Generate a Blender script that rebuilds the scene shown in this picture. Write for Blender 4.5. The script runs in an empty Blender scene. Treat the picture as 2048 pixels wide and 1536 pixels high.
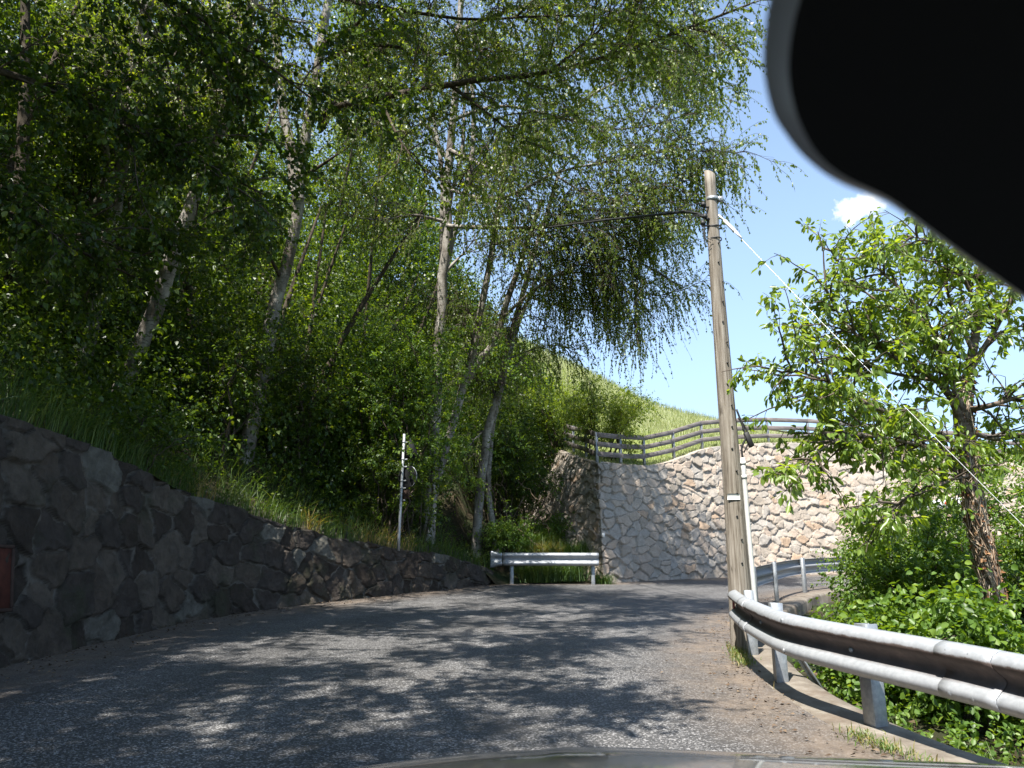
import bpy, math, numpy as np
from mathutils import Vector, Matrix

sc = bpy.context.scene
COL = sc.collection
PI = math.pi
SL = 0.055                      # the road climbs 5.5 %
CAM = np.array([0.0, 0.0, 1.25])
PITCH = math.radians(14.0)
F = 1550.0
CP, SP = math.cos(PITCH), math.sin(PITCH)

# ------------------------------------------------------------------ geometry of the place
def ray(u, v):
    a = (u - 1024) / F; b = (v - 768) / F
    return np.array([a, CP + b * SP, SP - b * CP])
def at(u, v, y):
    d = ray(u, v); return CAM + d * (y / d[1])
def road_z(y): return SL * y
def on_road(u, v, h=0.0):
    d = ray(u, v); t = (CAM[2] - h) / (SL * d[1] - d[2]); return CAM + d * t

def catmull(P, n=8):
    P = np.asarray(P, float)
    Q = np.vstack([2 * P[0] - P[1], P, 2 * P[-1] - P[-2]])
    out = []
    t = np.linspace(0, 1, n, endpoint=False)[:, None]
    for i in range(1, len(Q) - 2):
        a, b, c, d = Q[i - 1], Q[i], Q[i + 1], Q[i + 2]
        out.append(0.5 * ((2 * b) + (c - a) * t + (2 * a - 5 * b + 4 * c - d) * t ** 2 + (3 * b - a - 3 * c + d) * t ** 3))
    out.append(P[-1:]); return np.vstack(out)
def arclen(P):
    return np.concatenate([[0], np.cumsum(np.linalg.norm(np.diff(P, axis=0), axis=1))])
def resample(P, step=None, n=None, s=None):
    P = np.asarray(P, float); L = arclen(P)
    if s is None:
        if n is None: n = max(2, int(round(L[-1] / step)) + 1)
        s = np.linspace(0, L[-1], n)
    return np.stack([np.interp(s, L, P[:, k]) for k in range(P.shape[1])], 1)

def hsh(i, j, k=0):
    x = np.sin(i * 127.1 + j * 311.7 + k * 74.7) * 43758.5453
    return x - np.floor(x)
def vnoise(x, y, seed=0):
    i = np.floor(x); j = np.floor(y); f = x - i; g = y - j
    f = f * f * (3 - 2 * f); g = g * g * (3 - 2 * g)
    a = hsh(i, j, seed); b = hsh(i + 1, j, seed); c = hsh(i, j + 1, seed); d = hsh(i + 1, j + 1, seed)
    return (a * (1 - f) + b * f) * (1 - g) + (c * (1 - f) + d * f) * g - 0.5
def fbm(x, y, seed=0, o=4):
    r = 0; a = 1.0
    for k in range(o): r = r + a * vnoise(x * 2 ** k, y * 2 ** k, seed + k * 7); a *= .5
    return r
def sstep(a, b, x):
    t = np.clip((x - a) / (b - a), 0, 1); return t * t * (3 - 2 * t)
def nrm(v):
    return v / np.maximum(np.linalg.norm(v, axis=-1, keepdims=True), 1e-9)

# ------------------------------------------------------------------ objects
def tag(o, label=None, cat=None, group=None, kind=None):
    if label: o['label'] = label
    if cat: o['category'] = cat
    if group: o['group'] = group
    if kind: o['kind'] = kind
    return o
def empty(name, loc, label, cat, group=None):
    o = bpy.data.objects.new(name, None); COL.objects.link(o); o.location = loc
    o.empty_display_size = .2
    return tag(o, label, cat, group)
def obj(name, V, Fs, m=None, parent=None, smooth=False, attrs=None, fattrs=None):
    """V (n,3); Fs one (k,4|3) int array, a list of such, or a list of index lists."""
    V = np.asarray(V, float)
    if parent is not None:
        root = parent
        off = np.zeros(3)
        while root is not None: off += np.array(root.location); root = root.parent
        V = V - off
    me = bpy.data.meshes.new(name)
    if isinstance(Fs, np.ndarray): Fs = [Fs]
    if len(Fs) and isinstance(Fs[0], np.ndarray) and Fs[0].ndim == 2:
        loops = np.concatenate([f.reshape(-1) for f in Fs]).astype(np.int32)
        sizes = np.concatenate([np.full(len(f), f.shape[1]) for f in Fs]).astype(np.int32)
    else:
        loops = np.array([i for f in Fs for i in f], np.int32)
        sizes = np.array([len(f) for f in Fs], np.int32)
    me.vertices.add(len(V)); me.vertices.foreach_set('co', V.astype(np.float32).reshape(-1))
    me.loops.add(len(loops)); me.loops.foreach_set('vertex_index', loops)
    me.polygons.add(len(sizes))
    st = np.concatenate([[0], np.cumsum(sizes)[:-1]]).astype(np.int32)
    me.polygons.foreach_set('loop_start', st)
    me.update(calc_edges=True); me.validate()
    for d, dom in ((attrs, 'POINT'), (fattrs, 'FACE')):
        for k, a in (d or {}).items():
            at_ = me.attributes.new(k, 'FLOAT', dom); at_.data.foreach_set('value', np.asarray(a, np.float32))
    if smooth: me.polygons.foreach_set('use_smooth', np.ones(len(sizes), bool))
    if m: me.materials.append(m)
    o = bpy.data.objects.new(name, me); COL.objects.link(o)
    if parent is not None: o.parent = parent
    return o

class MB:
    def __init__(s): s.V = []; s.F = []; s.n = 0
    def add(s, V, Fl):
        V = np.asarray(V, float)
        s.V.append(V); s.F += [[i + s.n for i in f] for f in Fl]; s.n += len(V); return s
    def box(s, c, ax, ay, az, bev=0.0):
        """box from a centre and three half-axis vectors, edges chamfered by bev"""
        c, ax, ay, az = [np.asarray(q, float) for q in (c, ax, ay, az)]
        def sh(a): l = np.linalg.norm(a); return a * max(0.0, (l - bev) / l)
        A = (ax, ay, az); V = []; idx = {}
        for k in range(3):
            for sx in (-1, 1):
                for sy in (-1, 1):
                    for sz in (-1, 1):
                        sg = (sx, sy, sz)
                        V.append(c + sum(sg[q] * (A[q] if q == k else sh(A[q])) for q in range(3)))
                        idx[(k, sg)] = len(V) - 1
        Fl = []
        for k in range(3):
            p, q = [(1, 2), (2, 0), (0, 1)][k]
            for sk in (-1, 1):
                f = []
                for a, b in ((-1, -1), (1, -1), (1, 1), (-1, 1)):
                    g = [0, 0, 0]; g[k] = sk; g[p] = a; g[q] = b; f.append(idx[(k, tuple(g))])
                Fl.append(f if sk > 0 else f[::-1])
        if bev > 0:
            for k in range(3):           # edges along axis k
                p, q = [(1, 2), (2, 0), (0, 1)][k]
                for a in (-1, 1):
                    for b in (-1, 1):
                        g0 = [0, 0, 0]; g0[p] = a; g0[q] = b
                        g1 = list(g0); g0[k] = -1; g1[k] = 1
                        f = [idx[(p, tuple(g0))], idx[(p, tuple(g1))], idx[(q, tuple(g1))], idx[(q, tuple(g0))]]
                        Fl.append(f if a * b < 0 else f[::-1])
            for sx in (-1, 1):
                for sy in (-1, 1):
                    for sz in (-1, 1):
                        f = [idx[(k, (sx, sy, sz))] for k in range(3)]
                        Fl.append(f if sx * sy * sz > 0 else f[::-1])
        return s.add(V, Fl)
    def tube(s, P, r, sides=8, caps=True):
        P = np.asarray(P, float); K = len(P)
        r = np.full(K, r) if np.isscalar(r) else np.asarray(r, float)
        V, Fq = batch_tubes(P[None], r[None], sides)
        Fl = Fq.tolist()
        if caps:
            Fl.append(list(range(sides))[::-1]); Fl.append(list(range((K - 1) * sides, K * sides)))
        return s.add(V, Fl)
    def build(s, name, m, parent=None, smooth=False):
        return obj(name, np.vstack(s.V), s.F, m, parent, smooth)

def batch_tubes(P, R, sides=4):
    N, K, _ = P.shape
    T = np.empty_like(P); T[:, 1:-1] = P[:, 2:] - P[:, :-2]; T[:, 0] = P[:, 1] - P[:, 0]; T[:, -1] = P[:, -1] - P[:, -2]
    T = nrm(T)
    ref = np.where(np.abs(T[:, :1, 2:3]) > .9, np.array([1., 0, 0]), np.array([0, 0, 1.]))
    ref = np.broadcast_to(ref, T.shape)
    A = np.cross(T, ref); ln = np.linalg.norm(A, axis=2, keepdims=True)
    A = np.where(ln < 1e-3, np.array([0, 1., 0]), A); A = nrm(A); B = np.cross(T, A)
    ph = np.arange(sides) * 2 * PI / sides
    V = P[:, :, None, :] + R[:, :, None, None] * (np.cos(ph)[None, None, :, None] * A[:, :, None, :] + np.sin(ph)[None, None, :, None] * B[:, :, None, :])
    base = (np.arange(N) * K * sides)[:, None, None] + (np.arange(K - 1) * sides)[None, :, None]
    a = np.arange(sides)[None, None, :]; b = (a + 1) % sides
    Fq = np.stack([base + a, base + b, base + sides + b, base + sides + a], -1).reshape(-1, 4)
    return V.reshape(-1, 3), Fq

# ------------------------------------------------------------------ materials
class NT:
    def __init__(s, name):
        s.m = bpy.data.materials.new(name); s.m.use_nodes = True
        s.t = s.m.node_tree; s.b = s.t.nodes['Principled BSDF']; s.out = s.t.nodes['Material Output']
        s.co = None
    def n(s, ty, **k):
        q = s.t.nodes.new(ty)
        for a, v in k.items(): setattr(q, a, v)
        return q
    def l(s, a, b): s.t.links.new(a, b)
    def coord(s, scale=(1, 1, 1)):
        if s.co is None: s.co = s.n('ShaderNodeTexCoord')
        mp = s.n('ShaderNodeMapping'); mp.inputs['Scale'].default_value = scale
        s.l(s.co.outputs['Object'], mp.inputs['Vector']); return mp.outputs[0]
    def noise(s, sc_, det=4, rough=.55, vec=None, scale=(1, 1, 1)):
        q = s.n('ShaderNodeTexNoise'); q.inputs['Scale'].default_value = sc_; q.inputs['Detail'].default_value = det
        q.inputs['Roughness'].default_value = rough
        s.l(vec if vec is not None else s.coord(scale), q.inputs['Vector']); return q.outputs['Fac']
    def vor(s, sc_, out='Color', feat='F1'):
        q = s.n('ShaderNodeTexVoronoi', feature=feat); q.inputs['Scale'].default_value = sc_
        s.l(s.coord(), q.inputs['Vector']); return q.outputs[out]
    def attr(s, name):
        q = s.n('ShaderNodeAttribute', attribute_name=name); return q.outputs['Fac']
    def ramp(s, fac, stops, interp='LINEAR'):
        q = s.n('ShaderNodeValToRGB'); e = q.color_ramp.elements; q.color_ramp.interpolation = interp
        while len(e) < len(stops): e.new(.5)
        for el, (p, c) in zip(e, stops):
            el.position = p; el.color = (*c, 1) if hasattr(c, '__len__') else (c, c, c, 1)
        s.l(fac, q.inputs[0]); return q.outputs[0]
    def mix(s, fac, a, b, bt='MIX'):
        q = s.n('ShaderNodeMix', data_type='RGBA', blend_type=bt)
        for sock, v in ((q.inputs[0], fac), (q.inputs[6], a), (q.inputs[7], b)):
            if hasattr(v, 'is_linked'): s.l(v, sock)
            elif hasattr(v, '__len__'): sock.default_value = (*v, 1)
            else: sock.default_value = v if sock.type == 'VALUE' else (v, v, v, 1)
        return q.outputs[2]
    def math(s, op, a, b=None, clamp=False):
        q = s.n('ShaderNodeMath', operation=op, use_clamp=clamp)
        for i, v in enumerate((a, b)):
            if v is None: continue
            if hasattr(v, 'is_linked'): s.l(v, q.inputs[i])
            else: q.inputs[i].default_value = v
        return q.outputs[0]
    def bump(s, h, strength=.3, dist=.02):
        q = s.n('ShaderNodeBump'); q.inputs['Strength'].default_value = strength; q.inputs['Distance'].default_value = dist
        s.l(h, q.inputs['Height']); s.l(q.outputs[0], s.b.inputs['Normal'])
    def set(s, col=None, rough=.6, metal=0., spec=.5):
        if col is not None:
            if hasattr(col, 'is_linked'): s.l(col, s.b.inputs['Base Color'])
            else: s.b.inputs['Base Color'].default_value = (*col, 1)
        if hasattr(rough, 'is_linked'): s.l(rough, s.b.inputs['Roughness'])
        else: s.b.inputs['Roughness'].default_value = rough
        s.b.inputs['Metallic'].default_value = metal; s.b.inputs['Specular IOR Level'].default_value = spec
        return s.m

def leaf_mat(name, stops, trans=.4, tcol=(2.5, 2.15, .5), rough=.42, spec=.5):
    q = NT(name); tint = q.attr('tint')
    c = q.ramp(tint, stops); q.set(c, rough, 0, spec)
    tr = q.n('ShaderNodeBsdfTranslucent'); q.l(q.mix(1.0, c, tcol, 'MULTIPLY'), tr.inputs[0])
    mx = q.n('ShaderNodeMixShader'); mx.inputs[0].default_value = trans
    q.l(q.b.outputs[0], mx.inputs[1]); q.l(tr.outputs[0], mx.inputs[2]); q.l(mx.outputs[0], q.out.inputs[0])
    return q.m

m_birchleaf = leaf_mat('birch_leaf', [(0, (.05, .088, .016)), (.5, (.11, .17, .028)), (.85, (.17, .235, .04)), (1, (.25, .28, .05))], trans=.5, rough=.4, spec=.45)
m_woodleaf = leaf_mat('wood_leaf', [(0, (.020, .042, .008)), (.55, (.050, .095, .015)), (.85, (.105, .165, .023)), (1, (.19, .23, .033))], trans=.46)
m_bushleaf = leaf_mat('bush_leaf', [(0, (.05, .10, .017)), (.6, (.10, .18, .028)), (1, (.18, .26, .045))], rough=.45)
m_cherryleaf = leaf_mat('cherry_leaf', [(0, (.09, .155, .03)), (.6, (.155, .235, .044)), (.95, (.21, .29, .055)), (1, (.28, .22, .07))], trans=.46, rough=.34, spec=.6)
m_grass = leaf_mat('grass_blade', [(0, (.03, .07, .015)), (.55, (.07, .13, .025)), (.8, (.13, .17, .045)), (1, (.32, .25, .11))], trans=.3, rough=.5)
m_hay = leaf_mat('meadow_blade', [(0, (.15, .21, .055)), (.6, (.26, .31, .11)), (1, (.42, .43, .26))], trans=.3, rough=.55, tcol=(1.3, 1.25, .6))

q = NT('asphalt')
cell = q.n('ShaderNodeSeparateColor'); q.l(q.vor(95), cell.inputs[0])
stone = q.ramp(cell.outputs[0], [(0, .045), (.45, .07), (.72, .10), (.80, .19), (1, .36)])
fine = q.noise(160, 2)
big = q.noise(.5, 4, .6); worn = q.ramp(big, [(.3, .82), (.7, 1.15)])
c = q.mix(1., stone, worn, 'MULTIPLY'); c = q.mix(1., c, q.ramp(fine, [(.2, .75), (.8, 1.25)]), 'MULTIPLY')
c = q.mix(1., c, (.80, .78, .77), 'MULTIPLY')
trk = q.ramp(q.attr('track'), [(0, .86), (1, 1.12)]); c = q.mix(1., c, trk, 'MULTIPLY')
vc = q.n('ShaderNodeTexVoronoi', feature='DISTANCE_TO_EDGE'); vc.inputs['Scale'].default_value = .45
wv = q.n('ShaderNodeVectorMath', operation='ADD'); nz_ = q.n('ShaderNodeTexNoise'); nz_.inputs['Scale'].default_value = 1.6; nz_.inputs['Detail'].default_value = 6; q.l(q.coord(), nz_.inputs['Vector'])
q.l(q.coord(), wv.inputs[0]); q.l(nz_.outputs['Color'], wv.inputs[1]); q.l(wv.outputs[0], vc.inputs['Vector'])
crack = q.math('MULTIPLY', q.ramp(vc.outputs['Distance'], [(.0, 1.), (.006, 0.)]), q.ramp(q.noise(.35, 3), [(.5, 0.), (.6, .8)]))
c = q.mix(crack, c, (.02, .018, .016))
c = q.mix(q.math('MULTIPLY', q.ramp(q.noise(.9, 7, .7), [(.56, 0.), (.66, .45)]), 1.), c, (.055, .05, .045))
dn = q.math('MULTIPLY', q.attr('dirt'), q.ramp(q.noise(2.2, 6, .65), [(.28, .25), (.62, 1.0)]))
c = q.mix(q.math('MULTIPLY', dn, .85, True), c, q.ramp(q.noise(9, 5), [(.3, (.10, .075, .055)), (.7, (.20, .155, .115))]))
q.bump(q.vor(85, 'Distance'), .55, .006); m_road = q.set(c, q.ramp(q.noise(3, 3), [(.3, .55), (.7, .72)]), 0, .45)

q = NT('kerb_concrete')
c = q.ramp(q.noise(5, 7, .65), [(.25, (.09, .072, .055)), (.5, (.17, .145, .115)), (.75, (.27, .245, .21))])
c = q.mix(q.ramp(q.noise(1.7, 5, .7), [(.5, 0.), (.66, .7)]), c, (.11, .075, .05))
q.bump(q.noise(60, 6, .7), .5, .01); m_kerb = q.set(c, .85)

q = NT('bank_soil')
c = q.ramp(q.noise(3, 8, .7), [(.3, (.02, .016, .010)), (.55, (.05, .04, .022)), (.75, (.09, .07, .04))])
c = q.mix(q.ramp(q.noise(1.1, 5), [(.45, 0.), (.6, .8)]), c, (.028, .045, .014))
q.bump(q.noise(12, 8, .7), .9, .06); m_soil = q.set(c, .95, 0, .2)
q = NT('meadow_ground')
c = q.ramp(q.noise(5, 8, .7), [(.3, (.13, .17, .045)), (.55, (.21, .24, .07)), (.8, (.30, .30, .12))])
q.bump(q.noise(25, 6, .7), .8, .05); m_meadow = q.set(c, .95, 0, .1)
q = NT('valley_ground')
c = q.ramp(q.noise(.7, 8, .7), [(.3, (.03, .06, .015)), (.7, (.07, .10, .03))]); m_ground = q.set(c, .95, 0, .1)

q = NT('pale_wall_stone')
c = q.ramp(q.attr('stone'), [(0, (.44, .385, .33)), (.2, (.54, .445, .37)), (.4, (.50, .45, .40)), (.6, (.57, .48, .405)), (.8, (.47, .435, .40)), (.95, (.52, .39, .29)), (1, (.6, .57, .54))], 'CONSTANT')
c = q.mix(1., c, q.ramp(q.noise(7, 8, .68), [(.25, (.53, .52, .49)), (.75, (.86, .84, .81))]), 'MULTIPLY')
c = q.mix(q.ramp(q.noise(22, 5, .7), [(.56, 0.), (.70, .6)]), c, (.17, .14, .115))
c = q.mix(q.attr('mortar'), c, q.ramp(q.noise(14, 5), [(.3, (.21, .19, .165)), (.7, (.36, .335, .30))]))
q.bump(q.noise(28, 8, .72), .6, .03); m_pale = q.set(c, .9, 0, .25)
q = NT('dark_wall_stone')
c = q.ramp(q.attr('stone'), [(0, (.050, .038, .029)), (.25, (.088, .07, .054)), (.5, (.062, .05, .041)), (.75, (.112, .092, .072)), (.95, (.14, .132, .11))], 'CONSTANT')
c = q.mix(1., c, q.ramp(q.noise(4.5, 9, .72), [(.25, .35), (.75, 1.65)]), 'MULTIPLY')
c = q.mix(q.attr('mortar'), c, q.ramp(q.noise(6, 7, .7), [(.3, (.085, .075, .063)), (.7, (.22, .20, .17))]))
c = q.mix(q.ramp(q.noise(1.3, 5, .7), [(.52, 0.), (.68, .75)]), c, (.045, .05, .026))
q.bump(q.noise(16, 10, .8), 1.0, .07); m_dark = q.set(c, .92, 0, .3)

q = NT('galvanised_steel')
v = q.attr('prof')
c = q.ramp(q.noise(30, 4, .6), [(.3, (.24, .26, .28)), (.7, (.37, .39, .41))])
c = q.mix(q.ramp(q.noise(2.5, 7, .7), [(.52, 0.), (.7, .35)]), c, (.22, .19, .16))
m_galv = q.set(c, q.ramp(q.noise(14, 4), [(.3, .38), (.7, .58)]), .55)
q = NT('guardrail_beam_steel')
v = q.attr('prof')
c = q.ramp(q.noise(24, 5, .6, scale=(1, 1, 1)), [(.3, (.30, .315, .335)), (.7, (.40, .415, .435))])
vv = q.math('ADD', v, q.math('MULTIPLY', q.math('SUBTRACT', q.noise(5, 7, .75), .5), .10))
grime = q.ramp(vv, [(.215, 0.), (.235, 1.), (.60, .85), (.66, 0.)])
c = q.mix(q.math('MULTIPLY', grime, q.attr('grime'), True), c, q.ramp(q.noise(9, 6, .7), [(.3, (.06, .046, .040)), (.6, (.12, .088, .076)), (.8, (.22, .16, .14))]))
m_beam = q.set(c, q.math('ADD', q.math('MULTIPLY', grime, .3), .42), .25, .4)

q = NT('weathered_pole_wood')
st = q.noise(1, 7, .65, scale=(34, 34, 1.3))
c = q.ramp(st, [(.30, (.055, .044, .034)), (.43, (.17, .145, .115)), (.58, (.28, .25, .21)), (.8, (.40, .38, .34))])
c = q.mix(q.ramp(q.noise(1, 4, .6, scale=(9, 9, 2.2)), [(.62, 0.), (.70, .75)]), c, (.05, .038, .028))
q.bump(st, .9, .02); m_pole = q.set(c, .85, 0, .2)
q = NT('grey_fence_plank')
st = q.noise(1, 6, .6, scale=(3, 3, 22))
c = q.ramp(st, [(.3, (.10, .085, .08)), (.55, (.20, .175, .165)), (.8, (.30, .27, .26))]); q.bump(st, .5, .01); m_plank = q.set(c, .85, 0, .2)

q = NT('birch_bark')
c = q.ramp(q.noise(1, 6, .6, scale=(5, 5, 2)), [(.3, (.14, .12, .10)), (.5, (.28, .255, .225)), (.8, (.50, .475, .43))])
c = q.mix(q.ramp(q.noise(1, 5, .65, scale=(6, 6, 34)), [(.56, 0.), (.64, .9)]), c, (.035, .03, .026))
c = q.mix(q.ramp(q.noise(1.2, 6, .7), [(.47, 0.), (.60, .85)]), c, (.075, .058, .042))
q.bump(q.noise(1, 6, .7, scale=(20, 20, 8)), .6, .02); m_birch = q.set(c, .75, 0, .25)
q = NT('dark_bark')
c = q.ramp(q.noise(1, 7, .7, scale=(14, 14, 4)), [(.3, (.03, .024, .018)), (.6, (.085, .068, .05)), (.8, (.15, .125, .10))])
q.bump(q.noise(1, 6, .7, scale=(20, 20, 5)), .9, .03); m_bark = q.set(c, .9, 0, .2)
q = NT('twig_bark'); m_twig = q.set(q.ramp(q.noise(9, 3), [(.3, (.05, .038, .03)), (.7, (.13, .105, .085))]), .85, 0, .2)
q = NT('cherry_bark')
c = q.ramp(q.noise(1, 6, .65, scale=(5, 5, 30)), [(.3, (.07, .05, .04)), (.55, (.19, .145, .115)), (.8, (.33, .28, .235))])
q.bump(q.noise(1, 6, .7, scale=(7, 7, 34)), .8, .02); m_cherry = q.set(c, .7, 0, .3)
q = NT('dead_vine'); m_vine = q.set(q.ramp(q.attr('tint'), [(0, (.15, .09, .055)), (.5, (.36, .27, .19)), (1, (.58, .48, .38))]), .9, 0, .1)
q = NT('withered_leaf'); m_dead = q.set(q.ramp(q.attr('tint'), [(0, (.08, .035, .018)), (.5, (.20, .095, .045)), (1, (.32, .19, .10))]), .85, 0, .1)

def plain(name, col, rough=.5, metal=0., spec=.5, var=.12, sc_=12):
    q = NT(name); a = tuple(x * (1 - var) for x in col); b = tuple(min(1, x * (1 + var)) for x in col)
    return q.set(q.ramp(q.noise(sc_, 5), [(.3, a), (.7, b)]), rough, metal, spec)
m_white = plain('white_plastic', (.72, .72, .70), .5)
m_pipe = plain('pale_grey_pipe', (.52, .52, .50), .45)
m_black = plain('black_rubber', (.015, .015, .016), .6)
m_cable = plain('steel_cable', (.55, .56, .57), .4, .4)
m_rust = plain('rusty_paint', (.055, .016, .010), .85, 0, .2, .45, 9)
m_rustframe = plain('rusty_frame', (.045, .028, .022), .85, 0, .2, .35, 9)
m_red = plain('red_reflector', (.22, .012, .012), .35)
m_signback = plain('sign_back_grey', (.016, .017, .018), .9, 0, .1)
m_signwhite = plain('sign_white', (.78, .78, .78), .4, var=.03)
m_signred = plain('sign_red', (.62, .06, .03), .4)
m_signblack = plain('sign_black', (.02, .02, .02), .4)
m_signgrey = plain('sign_grey', (.25, .25, .26), .4)
q = NT('road_litter'); m_litter = q.set(q.ramp(q.attr('tint'), [(0, (.045, .03, .02)), (.6, (.11, .075, .05)), (1, (.20, .15, .10))]), .9, 0, .1)
m_root = plain('root_wood', (.20, .15, .10), .9, 0, .2, .4)
q = NT('dark_car_paint'); c = q.ramp(q.noise(400, 2), [(.3, (.055, .058, .062)), (.7, (.10, .103, .108))])
q.b.inputs['Coat Weight'].default_value = 1.0; q.b.inputs['Coat Roughness'].default_value = .06
m_paint = q.set(c, .35, .6)
q = NT('mirror_rim'); m_rim = q.set((.17, .18, .21), .4, 0, .5)
q = NT('mirror_housing'); m_mirror = q.set((.004, .004, .005), .75, 0, .12)

# ------------------------------------------------------------------ plants
def grow(rng, par, n, ln, ang=(.6, 1.2), K=5, droop=0., wob=.15, t0=.2, t1=1., up=0., bias=None, tw=0.):
    """n child polylines sprouting from parent polylines (M,Kp,3)"""
    M, Kp, _ = par.shape
    L = np.linalg.norm(np.diff(par, axis=1), axis=2).sum(1)
    idx = rng.choice(M, n, p=L / L.sum())
    t = rng.uniform(t0, t1, n) * (Kp - 1); i = np.minimum(t.astype(int), Kp - 2); f = (t - i)[:, None]
    p0 = par[idx, i] * (1 - f) + par[idx, i + 1] * f
    T = nrm(par[idx, i + 1] - par[idx, i])
    R = nrm(np.cross(T, nrm(rng.normal(size=(n, 3)))))
    a = rng.uniform(*ang, n)[:, None]
    D = np.cos(a) * T + np.sin(a) * R
    D[:, 2] += up
    if bias is not None: D = D + np.asarray(bias)
    D = nrm(D)
    l = rng.uniform(*ln, n) * (1 - tw * t / (Kp - 1))
    st = (l / (K - 1))[:, None]
    out = np.empty((n, K, 3)); out[:, 0] = p0
    for k in range(1, K):
        D = D + rng.normal(size=(n, 3)) * wob
        D[:, 2] -= droop * (1 if k > 1 else .5)
        D = nrm(D); out[:, k] = out[:, k - 1] + D * st
    return out

def leaf_sites(rng, tw, per, t0=.15):
    N, K, _ = tw.shape; n = N * per
    idx = np.repeat(np.arange(N), per)
    t = rng.uniform(t0, 1, n) * (K - 1); i = np.minimum(t.astype(int), K - 2); f = (t - i)[:, None]
    P = tw[idx, i] * (1 - f) + tw[idx, i + 1] * f
    T = nrm(tw[idx, i + 1] - tw[idx, i])
    return P, T, idx

def leaves(rng, P, D, Nn, L, W, kind='rhomb', stalk=.3):
    n = len(P); D = nrm(D)
    S = nrm(np.cross(D, Nn)); Nn = np.cross(S, D)
    L = L[:, None]; W = W[:, None]
    b = P + D * L * stalk
    if kind == 'rhomb':
        fo = rng.uniform(.05, .25, n)[:, None] * W
        V = np.stack([b, b + D * L * .36 + S * W * .5 + Nn * fo, b + D * L - Nn * L * .12, b + D * L * .36 - S * W * .5 + Nn * fo], 1)
        Fq = np.arange(n * 4).reshape(n, 4); per = 1
    else:
        fo = rng.uniform(.08, .30, n)[:, None] * W
        V = np.stack([b, b + D * L * .28 + S * W * .42 + Nn * fo, b + D * L * .66 + S * W * .46 + Nn * fo * .8 - Nn * L * .05, b + D * L - Nn * L * .18,
                      b + D * L * .66 - S * W * .46 + Nn * fo * .8 - Nn * L * .05, b + D * L * .28 - S * W * .42 + Nn * fo], 1)
        k = np.arange(n)[:, None] * 6
        Fq = np.stack([k + np.array([[0, 1, 2, 3]]), k + np.array([[0, 3, 4, 5]])], 1).reshape(-1, 4); per = 2
    return V.reshape(-1, 3), Fq, per

def foliage(rng, tw, per, size, wr=.75, hang=.5, kind='rhomb', up=.8, tint=(.0, 1.), t0=.15):
    """leaves along twigs; hang 0 = flat sprays, 1 = hanging straight down"""
    P, T, idx = leaf_sites(rng, tw, per, t0)
    n = len(P)
    side = nrm(np.cross(T, rng.normal(size=(n, 3))))
    D = nrm(.55 * T + .8 * side)
    D = nrm(D * (1 - hang) + np.array([0, 0, -1.]) * hang + rng.normal(size=(n, 3)) * .22)
    Nn = rng.normal(size=(n, 3)); Nn[:, 2] = np.abs(Nn[:, 2]) + up
    L = rng.uniform(.65, 1.15, n) * size
    V, Fq, k = leaves(rng, P, D, Nn, L, L * wr * rng.uniform(.8, 1.15, n), kind)
    tn = np.clip(rng.uniform(*tint, n) * .7 + .3 * rng.random(len(tw))[idx], 0, 1)
    return V, Fq, np.repeat(tn, k)

def smooth_line(P, n=14):
    c = catmull(P, 8); return resample(c, n=n)
def px_line(pts, n=14):
    return smooth_line([at(*p) for p in pts], n)

def merge(parts):
    V, Fq, A, o = [], [], [], 0
    for p in parts:
        V.append(p[0]); Fq.append(p[1] + o); o += len(p[0])
        if len(p) > 2: A.append(p[2])
    return np.vstack(V), np.vstack(Fq), (np.concatenate(A) if A else None)

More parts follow.
